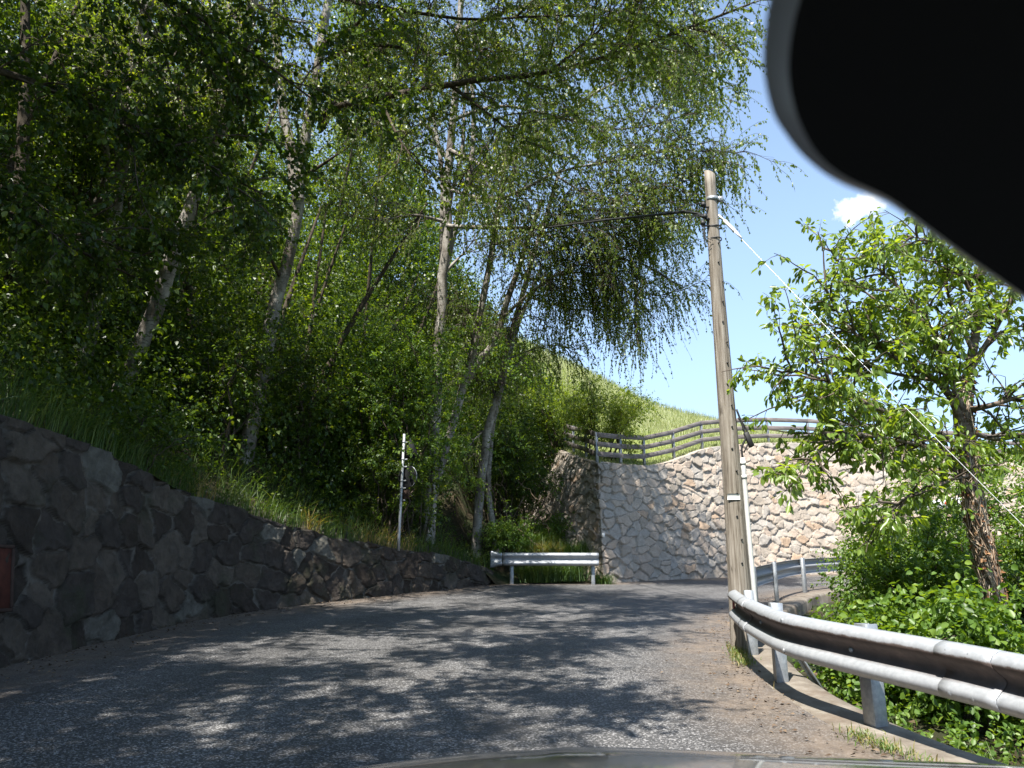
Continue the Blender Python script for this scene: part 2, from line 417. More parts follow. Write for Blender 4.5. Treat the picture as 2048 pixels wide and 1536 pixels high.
def make_tree(name, label, cat, trunks, limbs, seed, leafmat, barkmat, n2=40, l2=(1., 2.), n3=400, l3=(.4, 1.), per=18, size=.05,
              droop2=.05, droop3=.25, hang=.55, auto=0, lauto=(1.5, 3.), aut=(.35, .98), kind='rhomb', wr=.75, group=None, up2=.15, bias=None, tint=(0., 1.),
              limb_r=.05, bare=0, ang2=(.5, 1.1), limbmat=None, t3=.15, K3=5, sides=9, autoup=.25):
    """trunks: list of (polyline, radii); limbs: list of (polyline, r0)"""
    rng = np.random.default_rng(seed)
    base = trunks[0][0][0]
    root = empty(name, base, label, cat, group)
    parts = []
    for P, r in trunks:
        P = np.asarray(P); L = arclen(P)
        w = np.stack([fbm(L * 1.3, L * 0 + seed + k, seed) for k in range(2)], 1) * r[:, None] * .5
        P2 = P.copy(); P2[:, :2] += w
        V, Fq = batch_tubes(P2[None], (r * (1 + .12 * fbm(L * 3, L * 0, seed + 3)))[None], sides); obj('trunk', V, Fq, barkmat, root, True)
    K = 12
    lim = [resample(P, n=K) for P, _ in limbs]; lr = [r for _, r in limbs]
    if auto:
        tp = np.stack([resample(P, n=K) for P, _ in trunks])
        g = grow(rng, tp, auto, lauto, (.6, 1.15), K, droop2 * .4, .12, aut[0], aut[1], autoup, bias, tw=.35)
        lim += list(g); lr += [limb_r] * auto
    lim = np.stack(lim); lr = np.array(lr)
    tap = np.linspace(1, .18, K)[None]
    for k in range(len(lim)):
        lv, lf = batch_tubes(lim[k:k + 1], lr[k] * tap, 6); obj('limb', lv, lf, limbmat or barkmat, root, True)
    s2 = grow(rng, lim, n2, l2, ang2, 7, droop2, .16, .12, 1., up2, bias)
    allp = np.concatenate([np.stack([resample(p, n=7) for p in lim[:, 5:]]), s2])
    s3 = grow(rng, allp, n3, l3, (.4, 1.2), K3, droop3, .2, .1, 1.)
    tv = [batch_tubes(s2, np.linspace(.014, .004, 7)[None] * np.ones((len(s2), 1)), 4),
          batch_tubes(s3, np.linspace(.0045, .002, K3)[None] * np.ones((len(s3), 1)), 3)]
    if bare:
        sb = grow(rng, np.concatenate([lim[:, 4:].reshape(-1, 8, 3)[:, :7], s2]), bare, (.3, .9), (.4, 1.2), 5, .05, .25)
        tv.append(batch_tubes(sb, np.linspace(.006, .002, 5)[None] * np.ones((bare, 1)), 3))
    V, Fq, _ = merge(tv)
    obj('twigs', V, Fq, m_twig, root)
    V, Fq, tn = foliage(rng, s3, per, size, wr, hang, kind, tint=tint, t0=t3)
    obj('crown', V, Fq, leafmat, root, False, None, {'tint': tn})
    return root

def make_shrub(name, label, cat, base, seed, h, w, nst=10, n2=60, n3=300, per=16, size=.06, leafmat=None, group=None, kind='ellip', wr=.6, hang=.25, lean=(0, 0),
               l3=(.25, .6), droop=.1, tint=(0., 1.), spread=.4):
    rng = np.random.default_rng(seed); base = np.asarray(base, float)
    root = empty(name, base, label, cat, group)
    K = 10; stems = np.empty((nst, K, 3))
    for i in range(nst):
        a = rng.uniform(0, 2 * PI); rr = rng.uniform(.1, 1) ** .6 * w * .5
        e = np.array([math.cos(a) * rr + lean[0], math.sin(a) * rr + lean[1], h * rng.uniform(.7, 1.02) * (1 - .3 * (rr / (w * .5)) ** 2)])
        b = np.array([math.cos(a), math.sin(a), 0]) * rng.uniform(0, spread * w * .5)
        t = np.linspace(0, 1, K)[:, None]
        P = base + b + (e - b) * t + np.array([0, 0, 1]) * (t * (1 - t)) * h * .35
        P[1:] += rng.normal(size=(K - 1, 3)) * .02 * h
        stems[i] = P
    s2 = grow(rng, stems, n2, (.22 * h, .5 * h), (.4, 1.1), 6, droop, .15, .12, .98, .1)
    allp = np.concatenate([np.stack([resample(p, n=6) for p in stems[:, 2:]]), s2])
    s3 = grow(rng, allp, n3, l3, (.4, 1.2), 4, droop, .2, .05, 1.)
    V, Fq, _ = merge([batch_tubes(stems, np.linspace(.022, .006, K)[None] * np.ones((nst, 1)) * min(1.4, max(.5, h / 2)), 5),
                      batch_tubes(s2, np.linspace(.007, .003, 6)[None] * np.ones((n2, 1)), 3)])
    obj('stems', V, Fq, m_bark, root)
    V, Fq, tn = foliage(rng, s3, per, size, wr, hang, kind, tint=tint)
    obj('foliage', V, Fq, leafmat or m_bushleaf, root, False, None, {'tint': tn})
    return root

def blades(rng, P, h, w, lean=.5, dirs=None, tint=(0, .8)):
    n = len(P); a = rng.uniform(0, 2 * PI, n)
    D = np.stack([np.cos(a), np.sin(a), np.zeros(n)], 1)
    if dirs is not None: D = nrm(D + np.asarray(dirs)) * 1.
    D[:, 2] = 0
    S = np.stack([-D[:, 1], D[:, 0], np.zeros(n)], 1); S = nrm(S + rng.normal(size=(n, 3)) * .3)
    h = h[:, None]; le = (rng.uniform(.2, 1, n) * lean)[:, None]
    up = np.array([0, 0, 1.]); pts = []
    for t, ww in ((0, 1.), (.45, .85), (.8, .5), (1., .06)):
        c = P + up * h * (t - le * .55 * t * t) + D * h * le * t * t
        pts += [c - S * w * ww * .5, c + S * w * ww * .5]
    V = np.stack(pts, 1); k = np.arange(n)[:, None] * 8
    Fq = np.concatenate([k + np.array([[0, 1, 3, 2]]), k + np.array([[2, 3, 5, 4]]), k + np.array([[4, 5, 7, 6]])], 1).reshape(-1, 4)
    return V.reshape(-1, 3), Fq, np.repeat(rng.uniform(*tint, n), 3)

# ------------------------------------------------------------------ polylines of the place
LW = np.array([(-5.6, -14), (-5.2, -6), (-4.95, 0), (-4.85, 4), (-4.82, 7.7), (-4.72, 11.1), (-4.25, 13), (-3.5, 14.6), (-2.1, 17.0), (-.42, 19.7)], float)
LWs = catmull(LW, 10)
LWh = np.interp(LWs[:, 1], [-14, 6, 7.6, 9.6, 12.3, 14.6, 18.4, 19.7], [2.5, 2.45, 2.38, 2.24, 1.68, 1.22, .66, .30])
KERB = np.array([(4.6, -10), (3.9, -4), (3.2, 0.5), (2.62, 3.4), (2.34, 4.6), (2.2, 5.4), (2.16, 6.3), (2.27, 7.4), (2.52, 8.8), (3.0, 10.5), (3.75, 12.3), (4.75, 14.3),
                 (6.1, 16.6), (8.0, 18.4), (10.6, 19.6), (14, 20.0), (20, 19.2), (32, 16)], float)
KERBs = catmull(KERB, 10)
WB = np.array([(-.2, 27), (.2, 24.6), (.95, 22.1), (2.3, 20.0), (4.3, 21.5), (6.16, 22.9), (8.0, 23.9), (10.2, 24.6), (13, 24.9), (17, 24.6), (24, 22.5), (34, 19)], float)
WT = np.array([(.9, 28, 6.0), (1.5, 25.6, 5.4), (1.80, 23.0, 4.75), (2.33, 20.9, 4.25), (4.2, 22.35, 4.42), (6.1, 23.8, 5.14), (7.6, 24.8, 5.42), (9.6, 25.5, 5.58), (12.6, 26.0, 5.45),
               (17, 25.8, 5.1), (24, 23.7, 5.0), (34, 20.2, 4.8)], float)

def sdist(Q, L):
    """distance, side (+ = left of travel) and nearest index of points Q to a polyline"""
    a = L[:-1]; b = L[1:]; ab = b - a
    best = np.full(len(Q), 1e9); sg = np.zeros(len(Q)); ix = np.zeros(len(Q))
    for k in range(len(a)):
        t = np.clip(((Q - a[k]) @ ab[k]) / (ab[k] @ ab[k]), 0, 1)
        d = Q - (a[k] + t[:, None] * ab[k]); dd = np.hypot(d[:, 0], d[:, 1])
        m = dd < best - 1e-9
        best[m] = dd[m]; ix[m] = k + t[m]; sg[m] = np.sign(ab[k][0] * d[m, 1] - ab[k][1] * d[m, 0])
    return best, sg, ix

# bank: rises to the left from the top of the roadside wall, and round the gully behind the short guardrail
LE = np.vstack([LWs, [(.6, 19.75), (2.15, 20.0), (1.5, 22.5), (1.0, 25.5), (.6, 28), (-3, 34), (-10, 42), (-14, 60)]])
LEz = np.concatenate([road_z(LWs[:, 1]) + LWh, [1.1, 1.12, 1.5, 2.2, 3.2, 6, 9, 12]])
def bank_z(x, y):
    x = np.atleast_1d(np.asarray(x, float)); y = np.atleast_1d(np.asarray(y, float))
    Q = np.stack([x, y], 1); d, s, ix = sdist(Q, LE)
    zt = np.interp(ix, np.arange(len(LE)), LEz)
    dd = np.where(s > 0, d, 0)
    sl = np.where((y > 19) & (x > -1.5), .55, .88)
    z = zt + .35 * np.minimum(dd, .6) + sl * np.maximum(dd - .6, 0) * (1 - .006 * dd) + .25 * fbm(x * .5, y * .5, 3) * np.minimum(dd, 1.)
    z = z - np.where(s > 0, 0, 1.3 * d)
    return z - .06, np.where(s > 0, d, -d)
def bank_hit(u, v):
    d = ray(u, v)
    for t in np.arange(6, 45, .05):
        p = CAM + d * t; z, dd = bank_z(p[0], p[1])
        if dd[0] > .05 and z[0] > p[2]: return p
    return CAM + d * 20

def right_z(x, y, d):
    return road_z(y) - .14 - .14 * np.minimum(d, 2.6) - .42 * np.maximum(d - 2.6, 0) * (1 - .02 * np.minimum(d, 20)) + .12 * fbm(x * .9, y * .9, 5) * np.minimum(d, 1)

def height_grid(name, xs, ys, fz, keep, m, kind='structure'):
    X, Y = np.meshgrid(xs, ys, indexing='ij'); x = X.ravel(); y = Y.ravel()
    z, d = fz(x, y)
    nx, ny = len(xs), len(ys)
    i = np.arange(nx * ny).reshape(nx, ny)
    Fq = np.stack([i[:-1, :-1], i[1:, :-1], i[1:, 1:], i[:-1, 1:]], -1).reshape(-1, 4)
    Fq = Fq[np.all(keep(x, y, d)[Fq], axis=1)]
    us = np.unique(Fq); re = np.full(nx * ny, -1); re[us] = np.arange(len(us))
    return tag(obj(name, np.stack([x, y, z], 1)[us], re[Fq], m, None, True), kind=kind)

# ------------------------------------------------------------------ ground, road, kerb
g = 500.
tag(obj('ground', [(-g, -g, -9), (g, -g, -9), (g, g, -9), (-g, g, -9)], np.array([[0, 1, 2, 3]]), m_ground), kind='structure')

def build_road():
    n = 150
    left = np.vstack([LWs, [(2.3, 20.05)], catmull(WB[3:], 6)])
    left = resample(left, n=n); right = resample(KERBs, n=n)
    m = 70; t = np.linspace(0, 1, m)
    P = left[:, None] * (1 - t[None, :, None]) + right[:, None] * t[None, :, None]
    W = np.linalg.norm(right - left, axis=1)
    dl = t[None] * W[:, None]; dr = (1 - t[None]) * W[:, None]
    dirt = np.maximum(1 - sstep(.25, 1.35, dl), 1 - sstep(.25, 1.25, dr))
    z = road_z(P[..., 1]) + .02 * fbm(P[..., 0] * .3, P[..., 1] * .3, 9)
    i = np.arange(n * m).reshape(n, m)
    Fq = np.stack([i[:-1, :-1], i[:-1, 1:], i[1:, 1:], i[1:, :-1]], -1).reshape(-1, 4)
    V = np.concatenate([P, z[..., None]], 2).reshape(-1, 3)
    track = np.zeros_like(dl)
    for f in (.22, .42, .60, .80): track = np.maximum(track, np.exp(-((t[None] - f) / .055) ** 2) * np.ones_like(dl))
    tag(obj('road', V, Fq, m_road, None, True, {'dirt': dirt.ravel(), 'track': track.ravel()}), kind='structure')
build_road()

def offset(L, d):
    T = np.gradient(L, axis=0); T = nrm(T); return L + np.stack([T[:, 1], -T[:, 0]], 1) * (d if np.isscalar(d) else np.asarray(d)[:, None])
def build_kerb():
    L = resample(KERBs, step=.16)
    n = len(L); s = arclen(L)
    prof = [(-.10, -.03), (-.06, .008), (.20, .026), (.31, .02), (.33, -.02), (.34, -.22), (.38, -.50)]
    V = []
    for k, (d, h) in enumerate(prof):
        w = fbm(s * 1.6, s * 0 + k * 3.1, 11) * .04
        q = offset(L, d + (w if k != 2 else 0) * 1.); V.append(np.column_stack([q, road_z(q[:, 1]) + h + (fbm(s * 3, s * 0, 4) * .006 if k in (2, 3) else 0)]))
    V = np.stack(V, 1); m = len(prof); i = np.arange(n * m).reshape(n, m)
    Fq = np.stack([i[:-1, :-1], i[:-1, 1:], i[1:, 1:], i[1:, :-1]], -1).reshape(-1, 4)
    tag(obj('kerb_strip', V.reshape(-1, 3), Fq, m_kerb, None, False), kind='structure')
build_kerb()

def fz_bank(x, y): return bank_z(x, y)
height_grid('bank', np.arange(-46, 3, .3), np.arange(-14, 52, .3), fz_bank, lambda x, y, d: d > np.where(y < 19.3, .13, -.5), m_soil)
def fz_right(x, y):
    d, s, _ = sdist(np.stack([x, y], 1), KERBs); d = np.where(s < 0, d, -d)
    return right_z(x, y, np.maximum(d, 0)), d
height_grid('ravine_slope', np.arange(1.8, 40, .3), np.arange(-10, 21, .3), fz_right, lambda x, y, d: d > .02, m_soil)

# meadow behind the tall wall
SKY = np.array([(-26, 58, 30), (-12, 57, 24.5), (-4, 55, 20.5), (3.4, 52, 17.0), (8.2, 48, 13.0), (10.9, 44, 11.0), (12.5, 40, 9.55), (13.6, 36, 8.25), (15, 33, 7.3), (20, 31, 6.2), (30, 29, 5.2), (44, 26, 4.9)], float)
WTs = np.vstack([resample(WT[:4], n=30)[:-1], catmull(WT[3:], 12)]); _d = nrm(np.gradient(WTs[:, :2], axis=0)); WTs[:, :2] += np.stack([-_d[:, 1], _d[:, 0]], 1) * .12
FRONT = np.vstack([[(-14, 40, 11.5), (-5, 33, 8.5)], WTs]); SKY[:, 2] -= np.interp(SKY[:, 0], [0, 3, 15, 30], [.3, 1.1, .95, 0])
def meadow_pt(a, b):
    """a along, b up the slope, both 0..1 arrays"""
    Ff = FRONT; S = catmull(SKY, 8)
    f = resample(Ff, s=a * arclen(Ff)[-1]); k = resample(S, s=a * arclen(S)[-1])
    p = f * (1 - b[:, None]) + k * b[:, None]
    p[:, 2] += .25 * fbm(p[:, 0] * .25, p[:, 1] * .25, 21) * np.minimum(b * 6, 1) * (1 - b)
    return p
def build_meadow():
    na, nb = 240, 60
    A, B = np.meshgrid(np.linspace(0, 1, na), np.linspace(0, 1.0, nb), indexing='ij')
    P = meadow_pt(A.ravel(), B.ravel()).reshape(na, nb, 3)
    back = P[:, -1:] + np.array([1.5, 14, -4.0]); P = np.concatenate([P[:, :1] + np.array([0, .5, -6.]), P, back], 1); nb += 2
    i = np.arange(na * nb).reshape(na, nb)
    Fq = np.stack([i[:-1, :-1], i[1:, :-1], i[1:, 1:], i[:-1, 1:]], -1).reshape(-1, 4)
    tag(obj('meadow', P.reshape(-1, 3) - np.array([0, 0, .04]), Fq, m_meadow, None, True), kind='structure')
    rng = np.random.default_rng(5)
    n = 120000; a = rng.uniform(.2, .8, n); b = rng.random(n) ** 1.2 * .998
    P = meadow_pt(a, b); up = sstep(.30, .40, b + .05 * vnoise(P[:, 0] * .6, P[:, 1] * .6, 3))
    h = (.10 + .38 * up) * rng.uniform(.6, 1.3, n)
    V, Fq, tn = blades(rng, P, h, .017, .6, tint=(.25, 1.))
    tn = np.clip(tn + np.repeat(.25 * up - .05, 3), 0, 1)
    n2 = 9000; a2 = rng.uniform(.2, .8, n2); P2 = meadow_pt(a2, rng.uniform(.985, 1, n2))
    w = blades(rng, P2, rng.uniform(.3, .75, n2), .022, .45, tint=(.3, 1.))
    V, Fq, tn = merge([(V, Fq, tn), w])
    tag(obj('meadow_grass', V, Fq, m_hay, None, False, None, {'tint': tn}), 'pale green hay grass on the sunlit slope above the fence', 'grass', kind='stuff')
build_meadow()

# ------------------------------------------------------------------ stone walls
def stone_surface(B, T, step, sx, sz, seed, depth, mort_w, proud, rough=.012, corner=None):
    """grid over base->top polylines (3D, same count) with stones in relief"""
    s0 = arclen(B); ns = int(s0[-1] / step); s = np.linspace(0, s0[-1], ns)
    Bq = np.stack([np.interp(s, s0, B[:, k]) for k in range(3)], 1); Tq = np.stack([np.interp(s, s0, T[:, k]) for k in range(3)], 1)
    H = np.linalg.norm(Tq - Bq, axis=1); nh = int(H.max() / step) + 1
    t = np.linspace(0, 1, nh)
    P = Bq[:, None] * (1 - t[None, :, None]) + Tq[:, None] * t[None, :, None]
    S = np.broadcast_to(s[:, None], (ns, nh)); Z = t[None] * H[:, None] + Bq[:, None, 2] * 0
    du = np.gradient(P, axis=0); dv = np.gradient(P, axis=1)
    N = nrm(np.cross(du, dv))
    # smooth the normal along s
    k = max(1, int(.30 / step)); ker = np.ones(2 * k + 1) / (2 * k + 1)
    for c in range(3):
        Np = np.pad(N[..., c], ((k, k), (0, 0)), mode='edge')
        N[..., c] = np.apply_along_axis(lambda q: np.convolve(q, ker, 'valid'), 0, Np)
    N = nrm(N)
    u = (S / sx + .45 * fbm(S * 1.7, Z * 1.7, seed, 2) + .16 * fbm(S * 6, Z * 6, seed + 3, 3)).ravel(); v = (Z / sz + .45 * fbm(S * 1.7 + 9, Z * 1.7, seed + 1, 2) + .16 * fbm(S * 6 + 5, Z * 6, seed + 4, 3)).ravel()
    iu = np.floor(u); iv = np.floor(v)
    f1 = np.full(u.shape, 9.); f2 = f1.copy(); c1 = np.zeros_like(u); dx1 = c1.copy(); dy1 = c1.copy()
    for a in (-1, 0, 1):
        for b in (-1, 0, 1):
            ci = iu + a; cj = iv + b
            px = ci + .5 + .92 * (hsh(ci, cj, seed) - .5); py = cj + .5 + .92 * (hsh(ci, cj, seed + 5) - .5)
            dx = u - px; dy = v - py
            ax = np.abs(dx); ay = np.abs(dy)
            d = (ax ** 1.5 + ay ** 1.5) ** (1 / 1.5)
            m = d < f1
            f2 = np.where(m, f1, np.minimum(f2, d))
            c1 = np.where(m, hsh(ci, cj, seed + 11), c1); dx1 = np.where(m, dx, dx1); dy1 = np.where(m, dy, dy1); f1 = np.where(m, d, f1)
    e = f2 - f1 + .07 * fbm(S.ravel() * 8, Z.ravel() * 8, seed + 2, 3)
    body = sstep(mort_w * .6, mort_w * 1.7, e)
    r2 = np.modf(c1 * 17.3)[0]; r3 = np.modf(c1 * 41.7)[0]
    h = body * (depth * (.35 + .9 * r2) + depth * 1.5 * ((r3 - .5) * 1.3 * dx1 - .30 * dy1 + (r2 - .5) * 1.1 * dy1)) + body * depth * .4 * fbm(S.ravel() * 5, Z.ravel() * 5, seed + 6, 5)
    h = h + proud * (1 - body) + rough * fbm(S.ravel() * 4.5, Z.ravel() * 4.5, seed + 8, 5)
    mort = 1 - sstep(mort_w * .55, mort_w * 1.1, e)
    h = h.reshape(ns, nh)
    if corner is not None: h = h + np.exp(-((S - corner) / .45) ** 2) * (.09 * fbm(S * 2.3, Z * 2.6, 91, 4) + .06 * (body.reshape(ns, nh) - .5) * (.4 + r2.reshape(ns, nh)) - .05)
    V = P + N * h[..., None]
    return V, N, c1, mort, ns, nh, (Bq, Tq)

def wall_mesh(name, label, V, N, cap, c1, mort, ns, nh, m, root):
    # add a coping sheet running back from the top edge so the wall has a thickness
    back = []
    for d, dz in ((.22, cap[0]), (.50, cap[1]), (1.0, cap[2])):
        back.append(V[:, -1] - np.column_stack([N[:, -1, :2], np.zeros(ns)]) * d + np.array([0, 0, dz]))
    A = np.concatenate([V] + [b[:, None] for b in back], 1); w = nh + 3
    i = np.arange(ns * w).reshape(ns, w)
    Fq = np.stack([i[:-1, :-1], i[1:, :-1], i[1:, 1:], i[:-1, 1:]], -1).reshape(-1, 4)
    ex = lambda q, f: np.concatenate([q.reshape(ns, nh), np.full((ns, 3), f)], 1).ravel()
    st = ex(c1, .5); mo = ex(mort, .35)
    return obj(name, A.reshape(-1, 3), Fq, m, root, True, {'stone': st, 'mortar': mo})

def build_walls():
    # dark roadside wall, left
    L = resample(np.column_stack([LWs, LWh]), step=.35)
    L = L[L[:, 1] > 1.5]
    xy = L[:, :2]; T_ = nrm(np.gradient(xy, axis=0)); nl = np.stack([-T_[:, 1], T_[:, 0]], 1)
    B = np.column_stack([xy, road_z(xy[:, 1]) - .08]); H = L[:, 2] + .06 * fbm(xy[:, 1] * .9, xy[:, 1] * 0, 2)
    Tp = np.column_stack([xy + nl * (.12 * H[:, None]), road_z(xy[:, 1]) + H])
    root = empty('roadside_wall', B[len(B) // 2], 'dark grey rough stone retaining wall along the left edge of the road', 'wall')
    V, N, c1, mo, ns, nh, _ = stone_surface(B, Tp, .020, .50, .38, 31, .065, .065, .012, .055)
    # flip direction so that it faces the road
    wall_mesh('stonework', None, V, N, (.06, .24, .50), c1, mo, ns, nh, m_dark, root)
    # rusty hatch
    y0, y1 = 6.95, 7.72
    def wp(y, z):
        xb = np.interp(y, LWs[:, 1], LWs[:, 0]); return np.array([xb - .12 * (z - road_z(y)) + .075, y, z])
    mb = MB(); a, b, c, d = wp(y0, .93), wp(y1, .93), wp(y1, 1.55), wp(y0, 1.55)
    cen = (a + b + c + d) / 4; ay = (b - a) / 2; az = (d - a) / 2; ax = nrm(np.cross(ay, az))
    mb.box(cen, ax * .02, ay * .93, az * .9, .004); h = mb.build('hatch', m_rust, root); tag(h, 'rust red metal hatch set in the wall')
    fr = MB()
    fr.box(cen + az * .95, ax * .035, ay * 1.0, az * .055, .006); fr.box(cen - az * .95, ax * .035, ay * 1.0, az * .055, .006)
    fr.box(cen + ay * .96, ax * .034, ay * .045, az * .895, .006); fr.box(cen - ay * .96, ax * .034, ay * .045, az * .895, .006)
    fr.build('hatch_frame', m_rustframe, h)
    # tall pale wall
    sp = 12
    def two(P): return np.vstack([resample(P[:4], n=30)[:-1], catmull(P[3:], sp)])
    B2 = two(np.column_stack([WB, road_z(WB[:, 1]) - .1])); T2 = np.vstack([resample(WT[:4], n=30)[:-1], catmull(WT[3:], sp)])
    lb = arclen(WB[:4]); B2[:29] = np.stack([np.interp(np.linspace(0, 3, 30)[:-1], range(4), np.column_stack([WB, road_z(WB[:, 1]) - .1])[:4, k]) for k in range(3)], 1)
    T2[:29] = np.stack([np.interp(np.linspace(0, 3, 30)[:-1], range(4), WT[:4, k]) for k in range(3)], 1)
    root = empty('tall_stone_wall', (8, 24, 1.3), 'tall pale stone retaining wall curving behind the bend in the road', 'wall')
    V, N, c1, mo, ns, nh, _ = stone_surface(B2, T2, .025, .37, .25, 77, .052, .05, .004, .022, arclen(B2)[29])
    wall_mesh('stonework', None, V, N, (.01, .01, -.3), c1, mo, ns, nh, m_pale, root)
    p = at(1207, 1070, 20.2); mb = MB(); mb.box(p, (.03, 0, 0), (0, .012, 0), (0, 0, .055), .004); mb.build('marker_plate', m_white, root)
build_walls()

# ------------------------------------------------------------------ guardrails
PROF = np.array([(0, .310), (.030, .303), (.066, .285), (.082, .258), (.078, .234), (.055, .212), (.012, .178), (.0, .155), (.012, .132), (.055, .098), (.078, .076), (.082, .052), (.066, .025), (.030, .007), (0, 0)])
def beam(path, root, top, side, grime=0., name='beam', flare=None):
    """W-profile swept along a path; side +1: bulges point to the left of travel"""
    P = resample(path, step=.08); n = len(P)
    T = nrm(np.gradient(P[:, :2], axis=0)); Nl = np.stack([-T[:, 1], T[:, 0]], 1) * side
    V = []
    for k, (d, h) in enumerate(PROF):
        V.append(np.column_stack([P[:, :2] + Nl * d, P[:, 2] + top - .31 + h]))
    V = np.stack(V, 1); m = len(PROF); i = np.arange(n * m).reshape(n, m)
    Fq = np.stack([i[:-1, :-1], i[1:, :-1], i[1:, 1:], i[:-1, 1:]], -1).reshape(-1, 4)
    if side > 0: Fq = Fq[:, ::-1]
    pv = arclen(PROF); pv /= pv[-1]
    gr = np.clip(np.full(n, grime), 0, 1)
    o = obj(name, V.reshape(-1, 3), Fq, m_beam, root, True, {'prof': np.tile(pv, n), 'grime': np.repeat(gr, m)})
    md = o.modifiers.new('sheet', 'SOLIDIFY'); md.thickness = .006; md.offset = 0
    return P, T, Nl
def channel_post(root, base, fwd, h, w=.11, d=.07, down=.25):
    """C-channel post: web facing fwd, flanges behind"""
    f = np.array([fwd[0], fwd[1], 0.]); f = f / np.linalg.norm(f); r = np.array([-f[1], f[0], 0.]); up = np.array([0, 0, 1.])
    mb = MB(); c = np.asarray(base) + up * (h - down) / 2; hz = up * (h + down) / 2
    mb.box(c, f * .004, r * w / 2, hz, .002)
    for s in (-1, 1):
        mb.box(c - f * (d / 2 + .004) + r * s * (w / 2 - .004), f * d / 2, r * .004, hz, .0015)
        mb.box(c - f * (d + .006) + r * s * (w / 2 - .018), f * .003, r * .014, hz, .0012)
    return mb.build('post', m_galv, root)
def bolts(root, pts, dirs):
    for p, d in zip(pts, dirs):
        mb = MB(); p = np.asarray(p); d = np.array([d[0], d[1], 0.]); mb.tube([p, p + d * .012, p + d * .018], [.018, .018, .010], 8); mb.build('bolt', m_galv, root)

